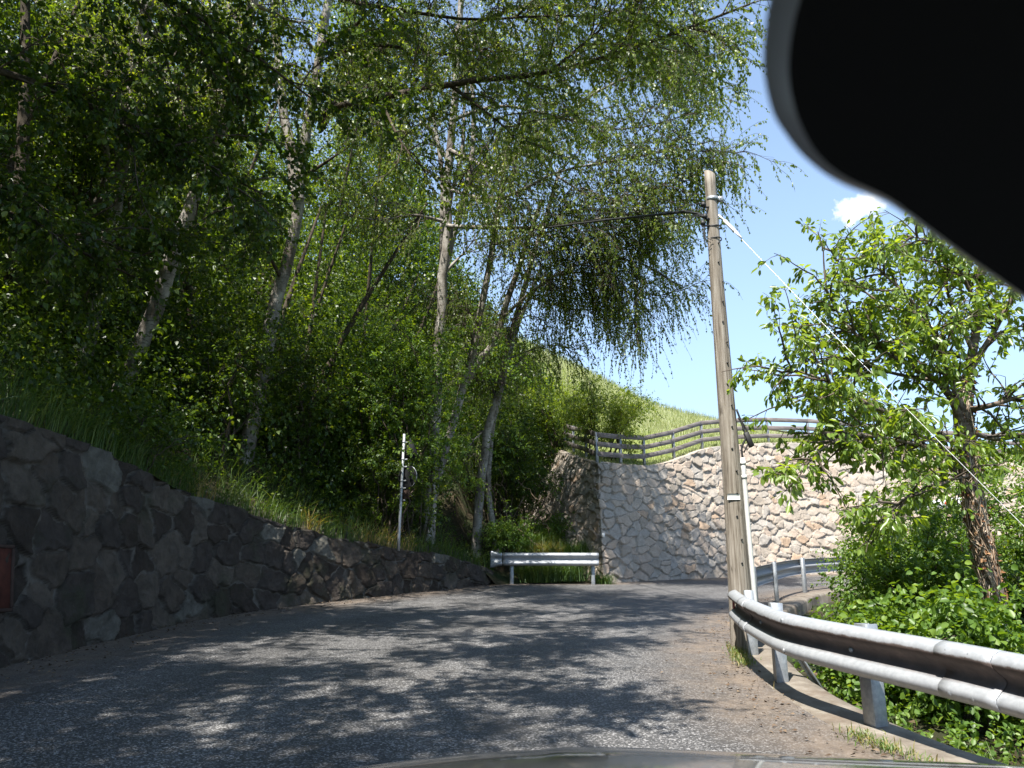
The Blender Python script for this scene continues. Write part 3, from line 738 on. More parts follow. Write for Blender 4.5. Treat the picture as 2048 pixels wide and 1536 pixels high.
def build_guardrails():
    # near rail on the right
    pts = [(3.55, -1.5), (3.05, 1.0), (2.80, 2.6), (2.57, 4.1), (2.45, 4.65), (2.25, 5.38), (2.11, 6.05), (2.13, 6.7), (2.24, 7.7), (2.40, 8.62)]
    P = catmull(np.column_stack([pts, [road_z(p[1]) for p in pts]]), 10)
    root = empty('guardrail', (2.25, 5.38, .3), 'weathered steel guardrail sweeping past the utility pole in the right foreground', 'guardrail')
    Q, T, Nl = beam(P, root, .645, 1, 1.0)
    s = arclen(Q[:, :2]); bp = []; bd = []
    for (x, y) in ((2.42, 8.42), (2.22, 6.98), (2.30, 5.42), (2.72, 3.2), (3.1, 1.2)):
        k = np.argmin(np.hypot(Q[:, 0] - x, Q[:, 1] - y)); n_ = Nl[k]
        c = Q[k, :2] - n_ * .075
        channel_post(root, (c[0], c[1], road_z(c[1])), n_, .652, .115, .085, .3)
        mb = MB(); r = np.array([-n_[1], n_[0], 0.]); f = np.array([n_[0], n_[1], 0.])
        mb.box(np.array([Q[k, 0], Q[k, 1], road_z(c[1]) + .645 - .155]) - f * .035, f * .032, r * .045, (0, 0, .09), .004); mb.build('spacer', m_galv, root)
        bp.append((*(Q[k, :2] + n_ * .004), Q[k, 2] + .49)); bd.append(n_)
    for yy in (7.6, 7.45, 6.1, 4.55, 4.4):
        k = np.argmin(np.abs(Q[:, 1] - yy)); 
        for hh, dd in ((.60, .068), (.385, .075)): bp.append((*(Q[k, :2] + Nl[k] * dd), Q[k, 2] + hh)); bd.append(Nl[k])
    bolts(root, bp, bd)
    k0 = np.argmin(np.abs(Q[:, 1] - 4.62)); k1 = np.argmin(np.abs(Q[:, 1] - 4.25)); k0, k1 = sorted((k0, k1))
    lp = Q[k0:k1 + 1].copy(); lp[:, :2] += Nl[k0:k1 + 1] * .008; lp[:, 2] += .002; beam(lp, root, .645, 1, 1.0, 'lap_joint')
    k0 = np.argmin(np.abs(Q[:, 1] - 7.68)); k1 = np.argmin(np.abs(Q[:, 1] - 7.35)); k0, k1 = sorted((k0, k1))
    lp = Q[k0:k1 + 1].copy(); lp[:, :2] += Nl[k0:k1 + 1] * .008; lp[:, 2] += .002; beam(lp, root, .645, 1, 1.0, 'lap_joint')
    # brace behind the second post
    k = np.argmin(np.hypot(Q[:, 0] - 2.22, Q[:, 1] - 6.98)); n_ = Nl[k]; b0 = Q[k] - np.array([*(n_ * .17), 0])
    mb = MB(); p0 = b0 + np.array([.02, .06, .42]); p1 = b0 + np.array([*(-n_ * .34), 0]) + np.array([0, .12, -.1])
    d = nrm(p0 - p1); r = nrm(np.cross(d, (0, 0, 1.))); mb.box((p0 + p1) / 2, d * np.linalg.norm(p0 - p1) / 2, r * .03, np.cross(r, d) * .005, .001); mb.box((p0 + p1) / 2 + r * .03, d * np.linalg.norm(p0 - p1) / 2 * .995, r * .004, np.cross(r, d) * .028, .001)
    mb.build('brace', m_galv, root)
    # end reflector
    e = Q[-1]; n_ = Nl[-1]; t_ = T[-1]; mb = MB()
    mb.box((e[0] + n_[0] * .03 - t_[0] * .03, e[1] + n_[1] * .03 - t_[1] * .03, e[2] + .50), np.array([*n_, 0]) * .008, np.array([*t_, 0]) * .05, (0, 0, .06), .003)
    mb.build('reflector', m_red, root)
    # far rail, seen from behind
    pts = [(3.15, 11.35), (3.75, 12.55), (4.65, 14.35), (6.0, 16.75), (7.9, 18.6), (10.5, 19.85), (14, 20.3), (19, 19.6)]
    P = catmull(np.column_stack([pts, [road_z(p[1]) for p in pts]]), 10)
    root = empty('guardrail', (4.8, 14.5, .8), 'grey steel guardrail seen from its back, running off right beyond the pole', 'guardrail')
    Q, T, Nl = beam(P, root, .69, 1, .25)
    s = arclen(Q[:, :2]); 
    for (x, y) in ((3.82, 12.75), (4.83, 14.65), (6.2, 17.0), (8.3, 18.9), (10.6, 19.9), (13.2, 20.3)):
        k = np.argmin(np.hypot(Q[:, 0] - x, Q[:, 1] - y)); n_ = Nl[k]; c = Q[k, :2] - n_ * .05
        channel_post(root, (c[0], c[1], road_z(c[1])), -n_, .72, .12, .05, .3)
    # short rail across the gully
    a = on_road(1003, 1168); b = on_road(1192, 1164.5)
    a = np.array([-.22, 19.55, road_z(19.55)]); b = np.array([2.12, 19.45, road_z(19.45)])
    root = empty('guardrail', (a + b) / 2, 'short straight steel guardrail with a flared end plate in front of the overgrown gully', 'guardrail')
    Q, T, Nl = beam(np.array([a, b]), root, .76, -1, .0)
    for f in (.09, .94):
        c = a + (b - a) * f; n_ = Nl[0]; channel_post(root, (c[0] - n_[0] * .06, c[1] - n_[1] * .06, c[2]), n_, .72, .09, .05, .3)
    bp = []; bd = []
    for x in (-.1, .0, .9, 1.85, 1.95, 2.05):
        for hh in (.70, .52): bp.append((x, 19.47 - .075, 1.073 + hh)); bd.append((0, -1))
    bolts(root, bp, bd)
    # end plate: W profile flattening out to a fin
    n = 10; V = []
    for i in range(n):
        t = i / (n - 1); f = t * t * (3 - 2 * t)
        for k, (d, h) in enumerate(PROF):
            hh = .155 + (h - .155) * (1 + .28 * f); dd = d * (1 - .75 * f) + .05 * math.sin(t * PI) * .2 + .03 * f
            V.append((a[0] - .02 - .30 * t, a[1] - dd + .02 * f, a[2] + .76 - .31 + hh + .0 * f))
    V = np.array(V); m = len(PROF); i = np.arange(n * m).reshape(n, m)
    Fq = np.stack([i[:-1, :-1], i[:-1, 1:], i[1:, 1:], i[1:, :-1]], -1).reshape(-1, 4)
    V[:, 0] = np.where(True, V[:, 0], V[:, 0])
    o = obj('end_plate', V, Fq, m_galv, root, True); md = o.modifiers.new('sheet', 'SOLIDIFY'); md.thickness = .006
build_guardrails()

# ------------------------------------------------------------------ fence on the tall wall
def build_fence():
    T = np.vstack([resample(WT[:4], step=.1)[:-1], resample(catmull(WT[3:], 12), step=.1)])
    s = arclen(T); xy = T[:, :2]; d = nrm(np.gradient(xy, axis=0)); nl = np.stack([-d[:, 1], d[:, 0]], 1)
    T = T + np.column_stack([nl * .22, np.full(len(T), .02)])
    k0 = np.argmin(np.hypot(T[:, 0] - 2.3, T[:, 1] - 21)); sc0 = s[k0]
    ps = [sc0 - 4.6, sc0 - 3.1, sc0 - 1.6, sc0 + .05, sc0 + .98, sc0 + 1.95, sc0 + 3.3, sc0 + 4.7] + [sc0 + 6.1 + 1.55 * i for i in range(9)]
    root = empty('wooden_fence', (6.1, 23.9, 5.1), 'weathered three rail wooden fence on steel posts along the top of the pale wall', 'fence')
    tops = []
    for q in ps:
        p = np.array([np.interp(q, s, T[:, k]) for k in range(3)]); n_ = np.array([np.interp(q, s, nl[:, k]) for k in range(2)])
        channel_post(root, p, n_, .86, .075, .05, .15); tops.append((p, n_))
    rng = np.random.default_rng(8)
    for (p, n_), (p2, n2) in zip(tops[:-1], tops[1:]):
        for h in (.26, .53, .80):
            a = p - np.array([*n_, 0]) * .045 + np.array([0, 0, h + rng.uniform(-.012, .012)]); b = p2 - np.array([*n2, 0]) * .045 + np.array([0, 0, h + rng.uniform(-.012, .012)])
            ax = (b - a) / 2; L = np.linalg.norm(ax); ax = ax * (1 - .004 / L); r = nrm(np.cross(ax, (0, 0, 1.))); up = np.cross(r, nrm(ax))
            mb = MB(); mb.box((a + b) / 2, ax, r * .02, up * .068, .006); mb.build('rail', m_plank, root)
build_fence()

# ------------------------------------------------------------------ utility pole, cables
def build_pole():
    x, y = 2.51, 8.87; z0 = road_z(y) - .02; top = 6.20
    root = empty('utility_pole', (x, y, z0), 'tall weathered wooden utility pole standing at the kerb beside the guardrail', 'pole')
    n = 40; z = np.linspace(z0 - .3, top, n); r = np.interp(z, [z0, 1.8, 6.2], [.135, .112, .066])
    mb = MB(); w = np.column_stack([x + .012 * np.sin(z * .9), np.full(n, y), z])
    V, Fq = batch_tubes(w[None], r[None], 22)
    ang = np.tile(np.arange(22), n); rr = 1 + .035 * fbm(ang * .9, np.repeat(z, 22) * .6, 41, 3)
    cen = np.repeat(w, 22, axis=0); V = cen + (V - cen) * rr[:, None]
    Fl = Fq.tolist() + [list(range((n - 1) * 22, n * 22))]
    # weathered sloping tip
    V[-22:, 2] += (V[-22:, 0] - x) * -.5
    obj('shaft', V, Fl, m_pole, root, True)
    def rad(zz): return np.interp(zz, [z0, 1.8, 6.2], [.135, .112, .066])
    def ring(zz, h, name, m, extra=.006):
        a = np.linspace(0, 2 * PI, 25)[:-1]; V = []
        for dz, e in ((-h / 2, 0), (-h / 2, extra), (h / 2, extra), (h / 2, 0)):
            V += [(x + (rad(zz + dz) + .004 + e) * math.cos(t), y + (rad(zz + dz) + .004 + e) * math.sin(t), zz + dz) for t in a]
        Fl = [[k * 24 + i, k * 24 + (i + 1) % 24, (k + 1) * 24 + (i + 1) % 24, (k + 1) * 24 + i] for k in range(3) for i in range(24)]
        return obj(name, V, Fl, m, root)
    ring(5.84, .05, 'band_clamp', m_galv); ring(5.46, .02, 'band_clamp', m_black); ring(5.30, .015, 'band_clamp', m_black)
    mb = MB(); mb.box((x + .10, y - .02, 5.84), (.03, 0, 0), (0, .025, 0), (0, 0, .03), .004); mb.tube([(x + .09, y - .05, 5.84), (x + .09, y + .05, 5.84)], .009, 6); mb.build('clamp_bolt', m_galv, root)
    for zz, dx in ((5.72, -.11), (5.56, -.10), (5.47, -.13)):
        mb = MB(); mb.tube([(x - .05, y - .04, zz), (x + dx, y - .06, zz - .01), (x + dx - .02, y - .06, zz + .04)], [.012, .014, .010], 7)
        mb.tube([(x + dx - .02, y - .06, zz + .0), (x + dx - .02, y - .06, zz + .03), (x + dx - .02, y - .06, zz + .06)], [.030, .034, .016], 10); mb.build('insulator', m_black, root)
    # hanging loops of wire
    mb = MB()
    for k in range(4):
        a = np.array([x - .12 - .02 * k, y - .07, 5.55]); b = np.array([x - .05 - .03 * k, y - .09, 5.25 - .03 * k]); m_ = (a + b) / 2 + np.array([-.05 + .02 * k, 0, -.08])
        mb.tube(catmull([a, m_, b], 6), .004, 5)
    mb.build('wire_loop', m_black, root)
    # conduit on the right-hand side
    pz = np.linspace(.62, 2.58, 14); px = x + np.array([rad(q) for q in pz]) + .034
    mb = MB(); mb.tube(np.column_stack([px, np.full(14, y - .03), pz]), .027, 12); cd = mb.build('conduit', m_pipe, root, True)
    for q in (2.52, 2.36):
        mb = MB(); c = np.array([x + rad(q) + .034, y - .03, q]); mb.tube([c - (0, 0, .02), c + (0, 0, .02)], .032, 12); mb.build('collar', m_white, cd)
    # cable head at the conduit top
    mb = MB(); hx = x + rad(2.7) + .035
    mb.tube(catmull([(hx, y - .03, 2.57), (hx + .0, y - .03, 2.70), (hx + .05, y - .04, 2.82), (hx + .02, y - .03, 2.98), (hx - .03, y - .03, 3.15)], 5), .012, 6)
    mb.tube(catmull([(hx + .02, y - .03, 2.64), (hx + .09, y - .04, 2.80), (hx + .05, y - .03, 2.95), (hx - .02, y - .03, 3.05)], 5), .009, 6)
    mb.build('cable', m_black, root)
    mb = MB(); mb.box((hx + .085, y - .04, 2.79), (.028, .0, .012), (0, .022, 0), (-.03, 0, .085), .008); mb.build('junction_box', m_black, root)
    # white marker plate
    mb = MB(); c = at(1454, 993, y - rad(2.0) - .005)
    a = np.linspace(-.75, .45, 9); zz = c[2]; R = rad(zz) + .004; V = []
    for e in (0, .008):
        for t in a: V += [(x + (R + e) * math.sin(t), y - (R + e) * math.cos(t), zz - .034), (x + (R + e) * math.sin(t), y - (R + e) * math.cos(t), zz + .034)]
    k = len(a) * 2; Fl = [[k + 2 * i, k + 2 * i + 2, k + 2 * i + 3, k + 2 * i + 1] for i in range(8)] + [[2 * i + 1, 2 * i + 3, k + 2 * i + 3, k + 2 * i + 1] for i in range(8)] + [[2 * i, k + 2 * i, k + 2 * i + 2, 2 * i + 2] for i in range(8)] + [[0, 1, k + 1, k], [k - 2, 2 * k - 2, 2 * k - 1, k - 1]]
    obj('marker_plate', V, Fl, m_white, root)
    # rows of old nails
    for k in range(16):
        mb = MB(); q = 1.4 + k * .255; p = np.array([x + .02 + .02 * math.sin(k * 2.1), y - rad(q) * .97, q]); mb.tube([p, p + (0, -.015, 0)], .011, 6); mb.build('nail', m_black, root)
    # guy wire running down to the right
    a = np.array([x + .06, y - .03, 5.62]); b0 = at(2048, 1045, 6.6); d = b0 - a
    b = a + d * 1.35; mb = MB(); t = np.linspace(0, 1, 30)[:, None]
    P = a + (b - a) * t; P[:, 2] -= .10 * (t * (1 - t)).ravel() * 2
    g = empty('guy_wire', a, 'thin white steel stay wire slanting from the pole top across the cherry tree', 'cable')
    mb.tube(P, .0026, 6); mb.build('strand', m_cable, g, True)
    mb = MB(); u = nrm(d)
    mb.tube([a, a + u * .12], .012, 6); mb.tube([a + u * .12, a + u * .14, a + u * .36, a + u * .38], [.012, .022, .022, .010], 10); mb.tube([a + u * .38, a + u * .52], [.017, .010], 8); mb.build('tensioner', m_white, g)
    # overhead service cable into the trees
    P = px_line([(1415, 438, 8.8), (1395, 428, 9.2), (1368, 424, 9.8), (1290, 432, 11.4), (1180, 444, 14), (1050, 462, 18), (950, 480, 24), (880, 500, 32)], 60)
    g = empty('overhead_cable', P[0], 'thick dark service cable running left from the pole into the birches', 'cable')
    mb = MB(); mb.tube(P, .021, 7); mb.build('sheath', m_black, g, True)
    mb = MB()
    for k, (v0, v1) in enumerate(((418, 408), (428, 420), (431, 441), (404, 398))):
        Q = px_line([(1408, v0, 8.8), (1330, v0 + 6 + k * 2, 10.6), (1180, v1 + 20, 15), (1000, v1 + 40, 24), (930, v1 + 60, 34)], 40); mb.tube(Q, .005, 4)
    mb.build('thin_wires', m_black, g)
build_pole()

# ------------------------------------------------------------------ road sign seen from the side, left
def build_signs():
    b = np.array([-2.32, 16.1, 0]); b[2] = bank_z(b[0], b[1])[0][0]
    y = 16.3; p0 = at(798, 1072, y); p1 = at(808, 868, y); p1[0] = p0[0] + (p1[0] - p0[0]) * .6 + .02
    root = empty('road_sign', p0, 'tall grey sign post with dark sign backs, standing on the left bank', 'road sign')
    mb = MB(); mb.tube([p0 - (0, 0, .3), p0, (p0 + p1) / 2, p1], .03, 10); mb.build('post', m_galv, root, True)
    def along(v): return p0 + (p1 - p0) * ((1072 - v) / 204.)
    fd = nrm(np.array([.45, .9, 0])); rd = nrm(np.array([.9, -.45, 0])); up = np.array([0, 0, 1.])
    c = along(955) + rd * .10 + fd * .05; n = 40; a = np.arange(n) * 2 * PI / n; V = []
    for r, o in ((.225, 0), (.235, .0), (.235, .02), (.225, .02)): V += [c + fd * o + (rd * math.cos(t) + up * math.sin(t)) * r for t in a]
    Fl = [list(range(n))[::-1], [3 * n + i for i in range(n)]] + [[k * n + i, k * n + (i + 1) % n, (k + 1) * n + (i + 1) % n, (k + 1) * n + i] for k in range(3) for i in range(n)]
    obj('round_plate', V, Fl, m_signback, root)
    mb = MB(); mb.tube([c + rd * .235 * math.cos(t) + up * .235 * math.sin(t) for t in np.linspace(-1.1, 1.1, 14)], .006, 5); mb.build('rim', m_galv, root)
    c2 = along(902) + rd * .12 + fd * .05
    tri = [c2 + rd * .26 - up * .17, c2 - rd * .26 - up * .17, c2 + up * .28]; V = tri + [q + fd * .02 for q in tri]
    obj('triangular_plate', V, [[0, 2, 1], [3, 4, 5], [0, 1, 4, 3], [1, 2, 5, 4], [2, 0, 3, 5]], m_signback, root)
    mb = MB(); c3 = along(990) + rd * .06 + fd * .05; mb.box(c3, rd * .12, up * .10, fd * .008, .003); mb.build('supplementary_plate', m_rustframe, root)
    for v in (885, 920, 935, 963, 978, 1002):
        mb = MB(); q = along(v); mb.tube([q - up * .015, q + up * .015], .036, 10); mb.box(q + fd * .03 + rd * .03, rd * .06, fd * .008, up * .012, .002); mb.build('clamp', m_galv, root)
    # direction sign hung on the pale wall
    c = at(1893, 1006, 24.45); e = nrm(at(1925, 1001.5, 24.35) - at(1860, 1009.5, 24.5)); fw = nrm(np.cross(e, (0, 0, 1.))); fw = fw if fw[1] < 0 else -fw
    upv = nrm(np.cross(e, fw)); upv = upv if upv[2] > 0 else -upv
    root = empty('direction_sign', c, 'white direction sign with red emblem and black arrow behind the cherry trunk', 'sign')
    mb = MB(); mb.box(c, e * .66, fw * .012, upv * .125, .008); mb.build('panel', m_signwhite, root)
    for s in (-.5, .5):
        mb = MB(); mb.box(c + e * s - fw * .2, e * .02, fw * .19, upv * .02, .002); mb.build('bracket', m_galv, root)
    f = c + fw * .016
    def flat(name, pts, m):
        V = [f + e * a + upv * b for a, b in pts]; k = len(V); V += [q - fw * .006 for q in V]
        obj(name, V, [list(range(k)), list(range(k, 2 * k))[::-1]] + [[i, i + k, (i + 1) % k + k, (i + 1) % k] for i in range(k)], m, root)
    a = np.linspace(0, 2 * PI, 17)[:-1]
    flat('emblem', [(.0 + .062 * math.cos(t) * (1 + .12 * math.sin(3 * t)), -.01 + .07 * math.sin(t) * (1 + (.35 if 0.2 < t < 1.2 else 0))) for t in a], m_signred)
    flat('emblem', [(.13, -.055), (.26, -.055), (.20, .085)], m_signgrey)
    flat('arrow', [(.25, .06), (.285, .06), (.345, -.055), (.30, -.055)], m_signblack)
    flat('arrow', [(.40, -.06), (.43, -.06), (.43, .015), (.53, .015), (.53, .045), (.40, .045)], m_signblack)
    flat('arrow', [(.50, .095), (.60, .03), (.50, -.04), (.525, .03)], m_signblack)
    cu = bpy.data.curves.new('lettering', 'FONT'); cu.body = 'hof'; cu.size = .16; cu.extrude = .002
    tmp = bpy.data.objects.new('tmp', cu); COL.objects.link(tmp); dg = bpy.context.evaluated_depsgraph_get()
    me = bpy.data.meshes.new_from_object(tmp.evaluated_get(dg)); bpy.data.objects.remove(tmp); bpy.data.curves.remove(cu)
    me.materials.clear(); me.materials.append(m_signgrey); o = bpy.data.objects.new('lettering', me); COL.objects.link(o); o.parent = root
    M = Matrix((( *e, ), ( *upv, ), ( *fw, ))).transposed().to_4x4(); M.translation = Vector(f - c + e * -.40 - upv * .05 + fw * .003); o.matrix_local = M
build_signs()
# ------------------------------------------------------------------ trees on the left bank
def trunk_px(pts, y0, y1, r0, r1, n=16, ext=True):
    L = [(u, v, y0 + (y1 - y0) * i / (len(pts) - 1)) for i, (u, v) in enumerate(pts)]
    P = px_line(L, n); t = nrm(P[0] - P[1])
    if not ext: return P, np.linspace(r0, r1, n)
    e = .4
    while e < 7 and bank_z(*(P[0] + t * (e - .4))[:2])[0][0] < (P[0] + t * (e - .4))[2]: e += .2
    P = np.vstack([P[:1] + t * e, P[:1] + t * e * .5, P]); return P, np.concatenate([[r0 * 1.3, r0 * 1.1], np.linspace(r0, r1, n)])
def lim(*pts, r=.05): return px_line(pts, 14), r

def build_wood():
    BT = 'tree'
    pA = bank_hit(238, 792)
    make_tree('birch_tree', 'leaning birch with a bare lower trunk just above the roadside wall at left', BT,
              [trunk_px([(238, 795), (285, 680), (318, 600), (345, 500), (398, 370), (448, 225), (490, 80), (530, -80)], pA[1], pA[1] - 1, .165, .06)],
              [lim((345, 500, pA[1]), (420, 430, 13), (520, 400, 12.5), r=.03)], 11, m_birchleaf, m_birch, n2=110, n3=800, per=18, size=.062, auto=20, lauto=(1.5, 3.4), aut=(.45, 1), bare=50)
    make_tree('birch_tree', 'thin slanting birch deep in the shade behind the leaning birch', BT,
              [trunk_px([(20, 705), (75, 600), (180, 420), (305, 245), (400, 110), (450, 20)], 14.5, 13.6, .085, .03)],
              [lim((180, 420, 14), (260, 400, 13.5), (330, 360, 13.2), r=.02)], 12, m_birchleaf, m_birch, n2=50, n3=300, per=16, size=.06, auto=10, lauto=(1., 2.2), bare=60)
    pC = bank_hit(520, 765)
    yC = min(pC[1], 15.6)
    make_tree('birch_tree', 'tall white-barked birch in the middle of the wood with a long dark bough reaching right', BT,
              [trunk_px([(515, 790), (545, 640), (580, 500), (597, 400), (602, 330), (625, 200), (642, 100), (655, 20), (672, -90)], yC, yC - .6, .155, .08),
               trunk_px([(597, 400), (580, 300), (566, 230), (558, 120), (545, 0), (540, -60)], yC - .3, yC - .6, .13, .07, ext=False)],
              [lim((630, 235, 14.1), (700, 205, 12.6), (790, 190, 11.6), (880, 172, 11), (930, 162, 10.8), (1080, 150, 10.5), (1200, 118, 10.2), (1340, 70, 10), (1500, 8, 9.8), r=.085),
               lim((900, 170, 11), (960, 215, 10.9), (1010, 255, 10.8), (1040, 290, 10.7), r=.035),
               lim((645, 90, 14), (700, 60, 13.5), (760, 0, 13), (800, -60, 12.6), r=.06),
               lim((640, 260, 14), (690, 180, 14), (750, 105, 14.2), (830, 60, 14.4), r=.07),
               lim((655, 120, 14), (720, 90, 13.6), (800, 95, 13), (900, 110, 12.5), (1000, 90, 12), r=.05),
               lim((1100, 145, 10.5), (1200, 60, 10.2), (1290, -10, 10), r=.03),
               lim((680, 0, 13), (800, 20, 12), (950, 40, 11.2), (1100, 30, 10.8), (1250, 40, 10.4), r=.045),
               lim((680, -100, 13), (850, -190, 10.6), (1050, -240, 9.2), (1260, -260, 8.4), r=.06),
               lim((665, -70, 13.5), (760, -250, 10.4), (900, -380, 8.8), (1060, -440, 7.9), r=.06),
               lim((665, -70, 13.5), (700, -200, 11.5), (760, -330, 9.6), (800, -470, 8.4), r=.05),
               lim((900, -200, 10.2), (1000, -160, 9.8), (1150, -120, 9.6), (1300, -130, 9.4), r=.04),
               lim((760, 195, 11.8), (800, 280, 11.4), (850, 340, 11.2), (930, 380, 11), r=.03)],
              13, m_birchleaf, m_birch, n2=340, l2=(.6, 1.6), n3=5200, l3=(.35, .9), per=18, size=.062, auto=8, lauto=(1.2, 2.6), aut=(.3, .9), bare=260, droop3=.3, hang=.6, limbmat=m_bark)
    make_tree('birch_tree', 'thick pale birch trunk at the upper left, its foot hidden by leaves', BT,
              [trunk_px([(150, 800), (200, 560), (245, 320), (275, 120), (290, 40), (315, -60)], 13.6, 12.8, .15, .12)],
              [lim((250, 300, 13), (350, 200, 12), (450, 180, 11.5), r=.05)], 14, m_birchleaf, m_birch, n2=90, n3=700, per=16, size=.062, auto=14, lauto=(1.5, 3.), aut=(.5, 1))
    yE = 18.5
    make_tree('birch_tree', 'clump-stemmed white birch whose several stems rise together against the sky', BT,
              [trunk_px([(872, 800), (880, 660), (886, 560), (892, 450), (898, 340), (908, 200), (918, 80), (925, -60)], yE, yE - 1, .14, .075),
               trunk_px([(888, 540), (915, 440), (940, 360), (948, 260), (945, 150), (950, 40)], yE - .2, yE - .9, .10, .04, ext=False),
               trunk_px([(886, 560), (884, 460), (886, 360), (872, 260), (860, 170), (850, 60)], yE + .2, yE, .08, .035, ext=False),
               trunk_px([(892, 450), (905, 380), (925, 300), (930, 200), (935, 120)], yE - .3, yE - .6, .06, .03, ext=False)],
              [lim((893, 445, 18), (830, 430, 17.6), (760, 440, 17.2), (690, 430, 16.6), r=.05),
               lim((893, 452, 18), (960, 455, 17.5), (1060, 455, 17), (1180, 440, 16.6), (1300, 420, 16.2), r=.06),
               lim((900, 300, 17.8), (1000, 340, 17), (1090, 260, 16.4), (1190, 185, 16), (1300, 135, 15.6), (1420, 95, 15.2), r=.06),
               lim((905, 240, 17.8), (1000, 210, 17), (1120, 235, 16.4), (1250, 260, 16), (1390, 225, 15.6), r=.05),
               lim((920, 60, 17.6), (1020, 20, 17), (1150, 10, 16.4), (1290, 40, 16), (1400, 60, 15.6), r=.05),
               lim((910, 180, 17.6), (1010, 120, 17), (1150, 90, 16.4), (1280, 120, 16), (1390, 150, 15.6), r=.045),
               lim((900, 330, 17.8), (850, 250, 17.5), (790, 200, 17.2), r=.04),
               lim((900, 380, 18), (1000, 400, 17), (1110, 345, 16.4), (1240, 320, 16), (1350, 300, 15.6), (1430, 305, 15.3), r=.05),
               lim((1110, 350, 16.4), (1200, 400, 16), (1290, 380, 15.7), (1395, 350, 15.4), r=.03)],
              15, m_birchleaf, m_birch, n2=380, l2=(.7, 1.9), n3=4600, l3=(.4, 1.15), per=18, size=.066, auto=10, lauto=(1., 2.4), aut=(.3, .95), bare=420, droop3=.42, hang=.7, up2=.0)
    yF = 19.5
    make_tree('birch_tree', 'forked birch with black scars at the fork and a dark right-hand stem', BT,
              [trunk_px([(890, 900), (928, 770), (942, 735), (955, 660), (966, 600), (985, 490), (1002, 380), (1020, 260)], yF, yF - .8, .115, .06),
               trunk_px([(930, 765), (960, 715), (985, 690), (1002, 645), (1018, 590), (1050, 500), (1085, 400)], yF - .1, yF - .9, .11, .05, ext=False)],
              [lim((1000, 640, 19), (1080, 570, 18), (1170, 525, 17.2), (1260, 520, 16.8), (1320, 545, 16.5), r=.045),
               lim((985, 490, 19), (1070, 470, 18.2), (1160, 480, 17.6), (1250, 500, 17), r=.04),
               lim((1040, 520, 18.8), (1110, 500, 18), (1210, 470, 17.4), (1320, 470, 17), r=.035),
               lim((960, 640, 19.3), (900, 600, 19), (840, 600, 18.6), r=.03)],
              16, m_birchleaf, m_birch, n2=170, l2=(.6, 1.6), n3=1500, l3=(.5, 1.3), per=18, size=.058, auto=6, lauto=(.8, 1.8), bare=260, droop3=.55, hang=.8, up2=-.1)
    pG = bank_hit(955, 1052)
    yG = 20.6
    make_tree('birch_tree', 'slender twin birch standing at the gully edge left of the tall stone wall', BT,
              [trunk_px([(952, 1062), (962, 950), (978, 855), (1000, 770), (1015, 700), (1030, 645), (1052, 560), (1090, 440), (1120, 340)], yG, yG - 1.2, .125, .05),
               trunk_px([(985, 1060), (975, 960), (985, 860), (1002, 780), (1022, 705), (1040, 640), (1080, 540)], yG + .4, yG + .2, .09, .045)],
              [lim((1030, 640, 20), (1090, 560, 19), (1170, 545, 18.2), (1245, 570, 17.6), (1290, 620, 17.3), r=.04),
               lim((1045, 590, 20), (1110, 610, 19.2), (1170, 620, 18.6), (1230, 610, 18.2), r=.035),
               lim((1085, 460, 19.6), (1150, 420, 18.8), (1240, 430, 18.2), (1330, 460, 17.6), r=.035),
               lim((980, 850, 20.5), (940, 890, 20), (925, 935, 19.8), r=.03),
               lim((1015, 720, 20.3), (1060, 700, 19.8), (1110, 690, 19.4), (1150, 700, 19), r=.025),
               lim((1060, 560, 20), (1150, 560, 18.6), (1250, 585, 17.8), (1340, 590, 17.2), r=.03)],
              17, m_birchleaf, m_birch, n2=170, l2=(.5, 1.4), n3=1500, l3=(.6, 1.5), per=18, size=.056, auto=6, lauto=(.7, 1.5), aut=(.4, .9), bare=300, droop3=.7, hang=.85, up2=-.15)
    # weeping curtains of the same crown
    rng = np.random.default_rng(3)
    def curtain(name, label, u0, u1, v0, v1, y, n, seed, dens=26):
        rng = np.random.default_rng(seed)
        top = px_line([(u0 - 40, v0 - 30, y + .6), (u0, v0, y + .2), ((u0 + u1) / 2, v0 - 8, y), (u1, v0 + 20, y - .2)], 14)
        base = top[0]; root = empty(name, base, label, 'branch')
        V, Fq = batch_tubes(top[None], np.linspace(.022, .006, 14)[None], 5); obj('bough', V, Fq, m_bark, root, True)
        st = resample(top, n=n) + rng.normal(size=(n, 3)) * (.06, .25, .05)
        L = (v1 - v0) / F * y * rng.uniform(.35, 1.0, n) * (1 - .3 * np.abs(np.linspace(-1, 1, n)))
        K = 10; t = np.linspace(0, 1, K)
        P = st[:, None] + np.array([0, 0, -1.]) * (L[:, None] * t)[..., None] + np.cumsum(rng.normal(size=(n, K, 3)) * (.025, .025, .0), 1)
        sub = grow(rng, P, n * 3, (.2, .45), (.3, .8), 5, .8, .1, .1, 1.)
        V, Fq, _ = merge([batch_tubes(P, np.linspace(.006, .002, K)[None] * np.ones((n, 1)), 3), batch_tubes(sub, np.full((n * 3, 5), .002), 3)])
        obj('hanging_twigs', V, Fq, m_twig, root)
        a = foliage(rng, P, dens, .058, .75, .85); b = foliage(rng, sub, dens // 3, .056, .75, .85)
        V, Fq, tn = merge([a, b]); obj('leaves', V, Fq, m_birchleaf, root, False, None, {'tint': tn})
    curtain('birch_bough', 'longest weeping birch bough, hanging against the sky left of the pole', 1205, 1285, 545, 765, 17.2, 34, 1)
    curtain('birch_bough', 'dark drooping birch bough over the meadow, left of the longest weeping bough', 1120, 1200, 560, 730, 18, 26, 2)
    curtain('birch_bough', 'weeping birch bough hanging behind the top of the utility pole', 1385, 1478, 290, 450, 15.2, 44, 4)
